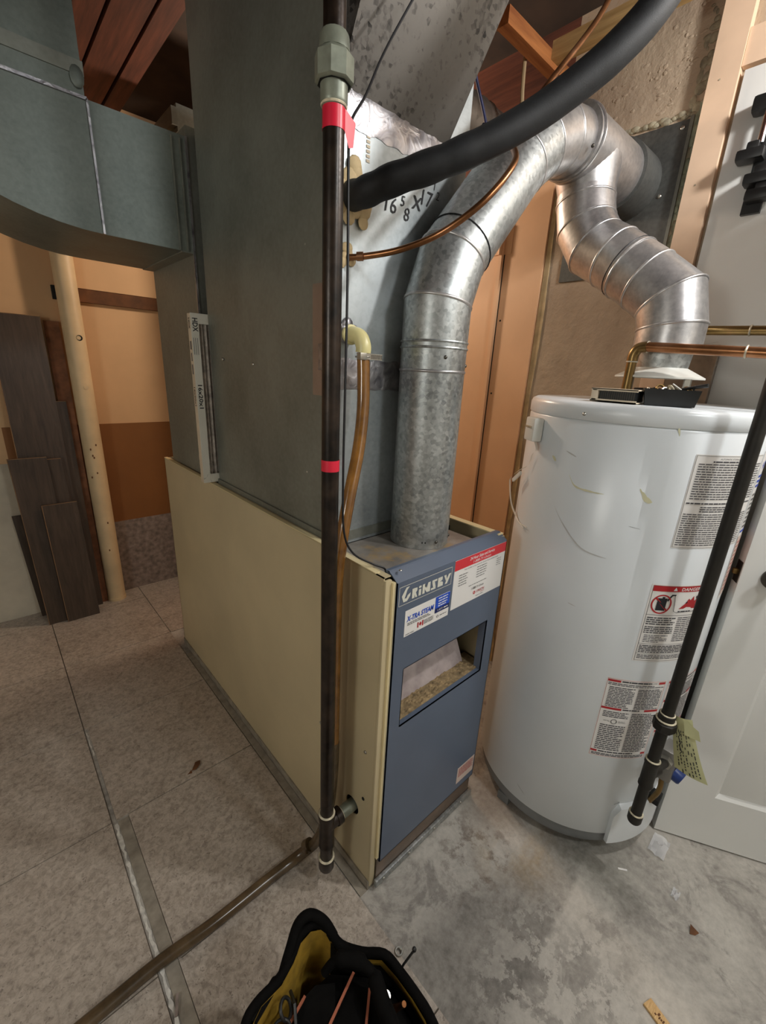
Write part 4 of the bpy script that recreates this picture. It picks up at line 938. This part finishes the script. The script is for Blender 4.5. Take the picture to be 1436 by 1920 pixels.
# water connections
wpipe = thing('water_pipe', (1.243, .452, 1.305), 'copper water pipe elbowing off the heater top beside the draft hood', 'pipe')
wx = 1.232
B().cyl((wx, .428, 1.3045), (wx, .428, 1.405), .0115, n=18).build('riser', 'brass', wpipe)
B().tube(smooth_path([(wx, .428, 1.40), (wx, .427, 1.42), (wx, .418, 1.434), (wx, .40, 1.437)], 6), .0128, 16).build('elbow', 'brass', wpipe)
B().cyl((wx, .402, 1.437), (wx+.01, -.05, 1.412), .0115, n=18).build('run', 'copper', wpipe)
for y, z in ((.40, 1.437), (.205, 1.4265)): B().ring((wx+.004, y, z), (0, 1, 0), .0122, .0022, 18, 6).build('solder_joint', 'solder', wpipe)
B().ring((wx, .428, 1.402), (0, 0, 1), .0122, .0018, 18, 6).build('solder_joint', 'solder', wpipe)
w2 = thing('cold_water_pipe', (1.45, .50, 1.305), 'tarnished brown water pipe running behind the heater vent', 'pipe')
B().cyl((1.45, .50, 1.3045), (1.45, .50, 1.475), .0115, n=16).build('riser', 'brass', w2)
B().tube(smooth_path([(1.45, .50, 1.47), (1.45, .497, 1.488), (1.45, .485, 1.496), (1.45, .46, 1.496)], 5), .0125, 14).build('elbow', 'brass', w2)
B().cyl((1.45, .465, 1.496), (1.45, .0, 1.482), .0115, n=16).build('run', 'brass', w2)
B().ring((1.45, .245, 1.4895), (0, 1, 0), .012, .0022, 16, 6).build('solder_joint', 'solder', w2)

# ------------------------------------------------------------------ gas pipe at the heater
QX, QY = 1.122, .132
g2 = thing('heater_gas_pipe', (QX, QY, .21), 'black gas pipe with hex union dropping in front of the water heater', 'pipe')
B().cyl((QX, QY, .23), (QX, QY, ZC-.01), .0134, n=22).build('pipe', 'black_pipe2', g2)
B().lathe((QX, QY, 0), [(.0134, .527), (.020, .530), (.026, .536), (.026, .556), (.018, .562), (.0, .562)], 8, smooth=False).build('union_nut', 'black_pipe2', g2)
B().lathe((QX, QY, 0), [(.0, .562), (.0185, .562), (.0185, .578), (.0134, .58)], 20).build('union_tail', 'black_pipe2', g2)
B().ring((QX, QY, .5625), (0, 0, 1), .0205, .0022, 20, 6).build('pipe_dope', 'dope', g2); B().ring((QX, QY, .5795), (0, 0, 1), .0155, .0018, 20, 6).build('pipe_dope', 'dope', g2)
B().lathe((QX, QY, 0), [(0, .345), (.0175, .345), (.0175, .352), (.0165, .356), (.0165, .418), (.018, .42), (.018, .432), (.0134, .432)], 20).cyl((QX, QY, .386), (QX+.032, QY-.008, .384), .0165).build('tee', 'black_pipe2', g2)
B().ring((QX, QY, .432), (0, 0, 1), .0155, .0025, 20, 6).build('pipe_dope', 'dope', g2)
B().cyl((QX+.02, QY-.005, .385), (1.212, .116, .370), .0115).build('nipple', 'black_pipe2', g2)
B().lathe((QX, QY, 0), [(0, .212), (.015, .213), (.0175, .219), (.018, .243), (.0134, .245)], 20).build('drip_cap', 'black_pipe2', g2)
B().ring((QX, QY, .244), (0, 0, 1), .0155, .0024, 20, 6).build('pipe_dope', 'dope', g2)
# paper tag
tg = thing('inspection_tag', (1.13, .09, .45), 'yellow green inspection tag hanging from the heater gas pipe', 'tag')
def tmap(u, v):       # u 0..1 across, v 0..1 down
    a = V((1.137, .124, .575)).lerp(V((1.140, .085, .583)), u); c = V((1.128, .088, .442)).lerp(V((1.118, .018, .452)), u)
    m_ = V((1.134, .108, .505)).lerp(V((1.128, .058, .512)), u)
    return a*(1-v)**2+m_*2*v*(1-v)+c*v*v+V((-.006*math.sin(math.pi*u), 0, 0))
NU, NV = 8, 10
vs = [tmap(i/NU, j/NV) for j in range(NV+1) for i in range(NU+1)]
tp = B().add(vs, [(j*(NU+1)+i, j*(NU+1)+i+1, (j+1)*(NU+1)+i+1, (j+1)*(NU+1)+i) for j in range(NV) for i in range(NU)], True).build('tag_sheet', 'tag', tg)
b = B(); rn = random.Random(12)
for r_ in range(7):
    u = .16+.11*r_; v = .22
    while v < .93:
        L = rn.uniform(.02, .07)
        if rn.random() < .75:
            q = [tmap(u, v), tmap(u, v+L), tmap(u+.035, v+L), tmap(u+.035, v)]; b.add([x+V((-.0012, -.0006, 0)) for x in q], [(0, 1, 2, 3)])
        v += L+.02
b.build('print', 'ink', tp, kind='stuff')
B().tube([tmap(.3+.05*math.sin(k*2.1), .25+.05*k)+V((-.0022, -.001, 0)) for k in range(9)], .0009, 5).build('handwriting', 'ink', tp)
vs = [tmap(.5, .0)+V((-.004, -.004, .004)), tmap(1.0, .12)+V((-.004, -.012, 0)), tmap(1.0, .28)+V((-.004, -.012, 0)), tmap(.55, .25)+V((-.004, -.002, 0))]
B().add(vs, [(0, 1, 2, 3)]).build('folded_flap', 'tag', tg)

# ------------------------------------------------------------------ things on and behind the heater
adc = cpos(144.5, 1.222, .014); ar = math.radians(144.5); rad = V((math.cos(ar), math.sin(ar), 0)); tn = V((-math.sin(ar), math.cos(ar), 0))
ad = thing('wall_adapter', cpos(144.5, 1.19, 0), 'small white plastic adapter stuck high on the water heater side', 'adapter')
B().obox(adc, rad, tn, V((0, 0, 1)), .0275, .052, .062, .006).build('case', 'white_plastic', ad)
b = B()
for i in range(4): b.obox(adc+rad*.0145+tn*(-.013+.0085*i)+V((0, 0, .006)), rad, tn, V((0, 0, 1)), .004, .005, .006, .001)
b.build('terminal', 'solder', ad)
# flat ribbon cable hanging below it
def strip(path, wd, side, th=.0016):
    P = [V(p) for p in path]; s_ = V(side).normalized(); b = B(); vs = []
    for p in P: vs += [p-s_*wd/2, p+s_*wd/2]
    b.add(vs, [(2*i, 2*i+1, 2*i+3, 2*i+2) for i in range(len(P)-1)], True); return b
rb = [cpos(147, 1.192, .012), cpos(149, 1.172, .010), cpos(145, 1.155, .008), cpos(143, 1.132, .007), cpos(141, 1.116, .010), cpos(135, 1.10, .016), cpos(127, 1.075, .024), cpos(122, 1.055, .03), cpos(122, 1.036, .028), cpos(125, 1.0, .022), cpos(127, .975, .014), cpos(134, .957, .006)]
rc = thing('ribbon_cable', rb[-1], 'white flat ribbon cable dangling from the adapter on the heater', 'cable')
B().add(*[(lambda P: ([x for p in P for x in (p+rad*-.0+tn*-.004+V((0, 0, -.003)), p+tn*.004+V((0, 0, .003)))], [(2*i, 2*i+1, 2*i+3, 2*i+2) for i in range(len(P)-1)]))(smooth_path(rb, 4))][0], True).build('flat_cable', 'white_plastic', rc)
B().obox(cpos(133, 1.077, .02), (tn+V((0, 0, .75))).normalized(), rad, (tn*-.75+V((0, 0, 1))).normalized(), .055, .005, .010).build('folded_bundle', 'white_plastic', rc)
for q in ((150, .951, .004), (147, .944, .006), (141, .945, .004)): B().tube(smooth_path([cpos(134, .957, .006), cpos(140, .950, .006), cpos(*q)], 4), .0012, 6).build('bare_end', 'white_plastic', rc)
oc = B()
og = thing('parts_organiser', (1.115, .405, 1.305), 'clear plastic parts organiser box at the front of heater top', 'box')
B().box((1.093, .353, 1.306), (1.150, .456, 1.3085)).box((1.093, .353, 1.334), (1.150, .456, 1.3365)).box((1.093, .353, 1.306), (1.0955, .456, 1.312)).box((1.093, .353, 1.331), (1.0955, .456, 1.336)).box((1.093, .440, 1.306), (1.15, .456, 1.336), .003).build('case', 'filter_edge', og)
B().box((1.098, .358, 1.309), (1.148, .437, 1.333)).build('bit_row', 'black_plastic', og)
b = B()
for i in range(16): b.box((1.0972, .360+.0048*i, 1.311), (1.0978, .3615+.0048*i, 1.331))
b.build('bit_tips', 'nickel', og, kind='stuff')
tr = thing('parts_tray', (1.15, .30, 1.305), 'black plastic tray of loose fittings on heater top', 'tray')
ta = V((1.112, .347, 1.3055)); tb = V((1.150, .246, 1.3055)); td_ = (tb-ta).normalized(); tq = V((-td_.y, td_.x, 0)); L_ = (tb-ta).length; Dp = .065; ht = .036
if tq.x < 0: tq = -tq
def tpos(u, v, z): return ta+td_*u+tq*v+V((0, 0, z))
lo = [(.006, .005), (L_-.006, .005), (L_-.006, Dp-.005), (.006, Dp-.005)]; hi = [(0, 0), (L_, 0), (L_, Dp), (0, Dp)]; hi2 = [(.003, .003), (L_-.003, .003), (L_-.003, Dp-.003), (.003, Dp-.003)]
vs = [tpos(*q, 0) for q in lo]+[tpos(*q, ht) for q in hi]+[tpos(*q, ht) for q in hi2]+[tpos(*q, .004) for q in lo]
B().add(vs, [(0, 1, 2, 3)]+[(k, (k+1) % 4, 4+(k+1) % 4, 4+k) for k in range(4)]+[(4+k, 4+(k+1) % 4, 8+(k+1) % 4, 8+k) for k in range(4)]+[(8+k, 8+(k+1) % 4, 12+(k+1) % 4, 12+k) for k in range(4)]+[(12, 13, 14, 15)]).build('tray', 'black_plastic', tr)
rn = random.Random(15)
LBL = ['zinc ring fitting leftmost in the black heater tray', 'dark nickel ring second from the left in the black tray', 'brass ring fitting third from left in the black tray', 'bright chrome ring fourth from left in the black tray', 'cream washer ring in the middle of the black tray', 'zinc ring just right of the black tray middle', 'dark nickel ring third from right in the black tray', 'brass ring second from right in the black tray', 'chrome ring fitting rightmost in the black tray']
for i in range(9):
    u = .012+.0105*i; c = tpos(u, rn.uniform(.012, .05), ht-.002+rn.uniform(-.004, .004)); mt = ['steel', 'nickel', 'brass', 'chrome', 'dope'][i % 5]
    f_ = B().ring(c, (rn.uniform(-1, 1), rn.uniform(-1, 1), .5), .0075, .0026, 16, 6).build('pipe_fitting', mt, None, LBL[i], 'fitting', 'loose fittings in the black tray')
B().tube([tpos(.07, .02, ht), tpos(.09, .01, ht+.006), tpos(.115, -.004, ht+.012)], [.0035, .003, .0045], 8).build('chain_tool', 'black_plastic', None, 'thin black tool sticking out of the tray on the heater', 'tool')
B().tube([tpos(.052, .01, ht+.012), tpos(.070, .006, ht)], .0016, 6).build('white_stick', 'white_plastic', None, 'thin white stick lying across the black tray', 'stick')
# wrapped panel leaning behind the heater
wpn = thing('wrapped_panel', (1.622, .395, 0), 'brown panel wrapped in cloudy plastic standing behind the water heater', 'panel')
B().box((1.612, .335, 0), (1.634, .452, 1.462)).build('panel', 'plastic_wrap', wpn)
B().box((1.609, .331, 0), (1.636, .341, 1.468)).build('edge_board', 'plastic_wrap', wpn)
b = B().tube(smooth_path([(1.611, .452, 1.466), (1.610, .42, 1.472), (1.611, .38, 1.468), (1.611, .338, 1.474)], 4), .0025, 6); b.build('plastic_fold', 'plastic', wpn)
# broom holder on the far white door
bh = thing('broom_holder', (1.63, .37, 1.82), 'black sprung broom holder with chrome rod on the white door', 'broom holder')
B().box((1.595, .30, 2.025), (1.637, .402, 2.062), .008).build('top_bar', 'black_plastic', bh)
B().cyl((1.607, .365, 1.955), (1.607, .365, 2.03), .008, n=14).build('rod', 'chrome', bh)
for z, y in ((1.93, .408), (1.872, .378), (1.834, .366)):
    B().box((1.585, y-.06, z-.012), (1.63, y, z+.014), .007).box((1.59, y-.045, z+.01), (1.62, y-.018, z+.03), .006).build('clip', 'black_plastic', bh)
B().box((1.625, .33, 1.80), (1.638, .372, 2.03)).build('back_rail', 'black_plastic', bh)

# ------------------------------------------------------------------ post and plank stack by the back wall
ps = thing('steel_post', (.392, 2.675, 0), 'cream painted round steel post in front of the back wall', 'post')
B().cyl((.392, 2.675, .004), (.392, 2.675, 2.255), .0445, n=32).build('column', 'post', ps)
B().cyl((.392, 2.675, .0041), (.392, 2.675, .02), .047, n=32).build('foot_collar', 'post', ps)
B().cyl((.405, 2.6325, 1.43), (.405, 2.6300, 1.43), .013, n=18).build('bolt_hole', 'dark', ps)
B().cyl((.402, 2.6325, 1.43), (.402, 2.6297, 1.43), .009, n=18).build('bolt_hole_plug', 'post', ps)
B().cyl((.400, 2.6330, 1.20), (.400, 2.6290, 1.20), .010, n=18).build('bolt_head', 'post', ps)
rn = random.Random(6)
for k in range(8): B().sphere((.392+rn.uniform(-.03, .02), 2.675-.044, rn.uniform(.05, 1.1)), .004, (1, .25, 1.5), 6).build('paint_chip', 'brown_wood', ps)
def plank(x0, x1, y, z1, lean, label, edge=True, xs=0, th=.010):
    """stands on the floor, leans back by lean at its top; xs shifts the foot sideways"""
    t = thing('laminate_plank', ((x0+x1)/2+xs, y, .004), label, 'plank', 'planks leaning on the back wall')
    def q(x, z, o): return (x+xs*(1-z/z1), y+lean*z/z1+o, z)
    zb = .0042
    B().add([q(x0, zb, 0), q(x1, zb, 0), q(x1, z1, 0), q(x0, z1, 0), q(x0, zb, th), q(x1, zb, th), q(x1, z1, th), q(x0, z1, th)],
            [(0, 1, 2, 3), (4, 7, 6, 5), (0, 4, 5, 1), (2, 6, 7, 3), (0, 3, 7, 4), (1, 5, 6, 2)]).build('board', 'plank', t)
    if edge:
        e = .0025; B().add([q(x0, z1-e, -.0004), q(x1, z1-e, -.0004), q(x1, z1, -.0004), q(x0, z1, -.0004), q(x0, zb, -.0004), q(x0+e, zb, -.0004), q(x0+e, z1, -.0004)], [(0, 1, 2, 3), (4, 5, 6, 3)]).build('bevel_edge', 'plank_line', t)
    return t
plank(.285, .345, 2.668, 1.50, .055, 'narrow reddish edged board rearmost in the plank stack', False, .0, .012)
bpy.data.objects['laminate_plank'].children[0].data.materials[0] = MT['plank_edge']
plank(.205, .315, 2.645, 1.13, .05, 'dark plank standing between tallest plank and the reddish board')
plank(.08, .272, 2.612, 1.515, .075, 'tallest dark laminate plank in the stack')
plank(.10, .245, 2.590, .86, .04, 'plank with a broken stepped top in mid stack', True, .02)
plank(.04, .188, 2.568, .875, .045, 'mid height dark plank at the left of stack', True, .02)
plank(.128, .272, 2.546, .645, .03, 'shortest dark plank at the very front of stack', True, .01)
plank(.012, .07, 2.69, .57, .03, 'low brown plank offcut at far left of stack', False, .03)

# ------------------------------------------------------------------ tool bag on the floor
tbg = thing('tool_bag', (.26, .30, .004), 'open black tool bag with mustard lining on the floor', 'tool bag')
rim = [(.085, .36, .29), (.14, .425, .295), (.169, .438, .30), (.211, .440, .30), (.246, .453, .30), (.272, .468, .302), (.297, .470, .303), (.315, .460, .302), (.325, .440, .298), (.330, .410, .292), (.355, .375, .29), (.385, .345, .29), (.392, .31, .285), (.393, .265, .285), (.39, .23, .285), (.375, .19, .285), (.33, .14, .285), (.26, .13, .285), (.18, .17, .285), (.11, .25, .288)]
n = len(rim); cen = V((.25, .30, 0))
def rl(k, z, inset=0):
    out = []
    for p in rim:
        q = V((p[0], p[1], 0)); d = (q-cen); L = d.length; q = cen+d*(k-inset/L); out.append(V((q.x, q.y, z if z is not None else p[2])))
    return out
lay = [rl(.93, .006), rl(1.0, .03), rl(1.03, .13), rl(1.0, None)]
b = B()
for a, c in zip(lay, lay[1:]): b.add(a+c, [(i, (i+1) % n, n+(i+1) % n, n+i) for i in range(n)], True)
b.add(lay[0], [list(range(n))[::-1]]); b.build('shell', 'bag_black', tbg)
ins = [rl(1, None, .010), rl(1, .12, .016), rl(.9, .03)]
b = B()
for a, c in zip(ins, ins[1:]): b.add(a+c, [(i, (i+1) % n, n+(i+1) % n, n+i) for i in range(n)], True)
b.add(ins[-1], [list(range(n))]); b.build('lining', 'bag_yellow', tbg)
P = [V(p) for p in rim]; P = P+[P[0]]
B().tube(smooth_path(P, 4), .0085, 10).build('rim_binding', 'bag_black', tbg)
# raised end flap, mustard inside
fl_ = [V((.225, .447, .285)), V((.252, .462, .312)), V((.278, .478, .322)), V((.303, .476, .322)), V((.322, .455, .308)), V((.328, .43, .29))]
B().tube(smooth_path(fl_, 5), .010, 10).build('flap_binding', 'bag_black', tbg)
b = B(); q = smooth_path(fl_, 4); low = [V((p.x-.006, p.y-.018, .20)) for p in q]; m = len(q)
b.add(q+low, [(i, i+1, m+i+1, m+i) for i in range(m-1)], True); b.build('end_flap', 'bag_yellow', tbg)
b = B(); q = [rl(1, None, .015)[i] for i in range(8, 17)]; q = [p-V((0, 0, .006)) for p in q]; m = len(q)
b.add(q+[V((p.x, p.y, .08)) for p in q], [(i, i+1, m+i+1, m+i) for i in range(m-1)], True); b.build('side_pocket', 'bag_black', tbg)
# inner pouch block with folds and orange piping
pv = [(.20, .385), (.245, .408), (.30, .405), (.345, .362), (.374, .325), (.374, .26), (.32, .17), (.22, .17), (.15, .24), (.15, .32)]
pc = V((.245, .30, 0)); b = B(); m = len(pv)
A = [V((x, y, .05)) for x, y in pv]; T = [V((x, y, .250)) for x, y in pv]; T2 = [pc+(V((x, y, 0))-pc)*.8+V((0, 0, .262)) for x, y in pv]
b.add(A+T, [(i, (i+1) % m, m+(i+1) % m, m+i) for i in range(m)], True).add(T+T2, [(i, (i+1) % m, m+(i+1) % m, m+i) for i in range(m)], True).add(T2, [list(range(m))]); b.build('inner_pouch', 'bag_black', tbg)
for a, c in (((.331, .370, .270), (.230, .334, .270)), ((.245, .403, .268), (.17, .38, .266)), ((.340, .334, .268), (.30, .298, .268))):
    B().bar(a, c, .0045, .003).build('piping', 'orange_trim', tbg)
B().prism([(.225, .405, .255), (.265, .40, .27), (.295, .38, .268), (.27, .345, .262), (.235, .355, .256), (.215, .38, .254)], (0, 0, .006)).build('pocket_flap', 'bag_black', tbg)
B().tube(smooth_path([(.285, .40, .285), (.305, .39, .312), (.330, .365, .318), (.345, .335, .305), (.335, .295, .30), (.325, .25, .30), (.31, .2, .295)], 6), [.008]*7+[.013]*8+[.009]*4+[.014]*18, 14).build('carry_handle', 'bag_black', tbg)
B().ring((.207, .405, .285), (.6, -.5, .6), .014, .003, 20, 8).build('d_ring', 'black_plastic', tbg)
B().ring((.19, .39, .275), (-.3, -.7, .6), .015, .0028, 20, 8).build('d_ring', 'black_plastic', tbg)
B().tube([(.228, .425, .27), (.222, .40, .285), (.212, .38, .27)], .003, 8).build('strap_loop', 'black_plastic', tbg)
B().prism([(.15, .43, .275), (.215, .447, .285), (.222, .437, .30), (.16, .418, .292)], (-.006, .008, .006)).build('side_strap', 'bag_black', tbg)
tz = B().tube([(.385, .315, .25), (.405, .312, .285), (.424, .306, .31)], [.0022, .0022, .0022], 8).sphere((.425, .306, .312), .0045, (1, 1, 1.3), 8)
tz.build('cable_tie', 'black_plastic', None, 'black cable tie sticking out of the tool bag', 'cable tie')
B().tube([(.355, .305, .22), (.362, .285, .262), (.366, .272, .29)], [.006, .006, .0045], 10).build('copper_stub', 'copper', None, 'short copper tube standing in the tool bag', 'tube')
sdv = thing('screwdriver', (.345, .30, .10), 'screwdriver with chrome collar and black grip in tool bag', 'screwdriver')
B().cyl((.352, .315, .12), (.356, .308, .262), .009, n=14).build('grip', 'black_plastic', sdv); B().cyl((.356, .308, .262), (.357, .306, .27), .0075, n=14).build('collar', 'chrome', sdv)
B().bar((.30, .255, .262), (.285, .215, .264), .014, .004).bar((.298, .245, .2645), (.290, .225, .2665), .005, .002).build('wrench', 'chrome', None, 'shiny wrench end in the tool bag beside the handle', 'wrench')

# ------------------------------------------------------------------ small things on the floor
sh = B(); sh.prism([(.879, -.015, .0005), (.902, -.023, .0005), (.858, -.16, .0005), (.835, -.152, .0005)], (0, 0, .006)); sh = sh.build('wood_shim', 'shim', None, 'pale wooden shim with dark stamp on the concrete', 'shim')
b = B(); rn = random.Random(2)
D_ = V((-.044, -.137, 0)).normalized(); S_ = V((D_.y, -D_.x, 0))
for i in range(22):
    c = V((.884, -.040, .0068))+D_*(.004*i)+S_*rn.uniform(-.003, .004); b.obox(c, D_, S_, V((0, 0, 1)), rn.uniform(.002, .004), rn.uniform(.003, .008), .0004)
b.build('stamp', 'brown_wood', sh, kind='stuff')
B().ring((.519, .418, .0065), (0, 0, 1), .008, .0025, 20, 6).build('washer', 'steel', None, 'steel washer on the tile beside the tool bag', 'washer')
b = B().add([(.315, 1.238, .0045), (.335, 1.26, .010), (.352, 1.262, .006), (.345, 1.24, .012), (.328, 1.232, .006)], [(0, 1, 3, 4), (1, 2, 3)]); b.add([(.298, 1.232, .0046), (.315, 1.24, .007), (.313, 1.228, .0046)], [(0, 1, 2)])
b.build('dry_leaf', 'brown_wood', None, 'crumpled dry brown leaf lying on a tile joint', 'leaf')
def film(name, c, s, seed, label, mat='film', h=.012, cat='plastic scrap'):
    rr = random.Random(seed); n_ = 6; vs = [(c[0]+s*(i/n_-.5)*1.6+rr.uniform(-.2, .2)*s/n_, c[1]+s*(j/n_-.5)+rr.uniform(-.2, .2)*s/n_, .001+rr.uniform(0, h)) for j in range(n_+1) for i in range(n_+1)]
    return B().add(vs, [(j*(n_+1)+i, j*(n_+1)+i+1, (j+1)*(n_+1)+i+1, (j+1)*(n_+1)+i) for j in range(n_) for i in range(n_)]).build(name, mat, None, label, cat)
film('plastic_film', (1.30, .075), .045, 3, 'crumpled clear plastic film on concrete under the white door')
film('plastic_scrap', (1.19, .002), .018, 5, 'tiny clear plastic scrap on the open concrete')
B().bar((1.155, .115, .001), (1.14, .135, .001), .005, .001).build('paper_strip', 'paper', None, 'white paper strip on concrete in front of the heater', 'paper strip')
b = B().add([(1.125, -.06, .001), (1.14, -.045, .008), (1.137, -.066, .004), (1.118, -.05, .002)], [(0, 1, 2), (0, 3, 1)]); b.build('dead_leaf', 'brown_wood', None, 'small dark curled leaf on concrete near the white door', 'leaf')
B().bar((.078, .655, .006), (.092, .690, .008), .006, .003).build('dirt_clod', 'wall_vinyl', None, 'dark crumb of debris on the tile joint by the hose', 'debris')
# cables in the joist bay
B().tube(smooth_path([(1.06, .93, 2.23), (1.10, .92, 2.12), (1.14, .90, 2.02), (1.15, .88, 1.955), (1.12, .84, 1.935), (1.04, .82, 1.94)], 6), .0042, 8).build('blue_cable', 'blue_wire', None, 'dark blue cable hanging beside the round duct', 'cable')
B().tube([(1.16, .99, 2.245), (1.30, .99, 2.30)], .006, 8).build('tan_cable', 'tan_wire', None, 'tan cable running under the joists above the round duct', 'cable')
B().tube(smooth_path([(1.42, .985, 2.30), (1.42, .98, 2.2), (1.43, .97, 2.08)], 4), .006, 8).build('hanging_cable', 'tan_wire', None, 'grey tan cable hanging down behind the flue elbow', 'cable')
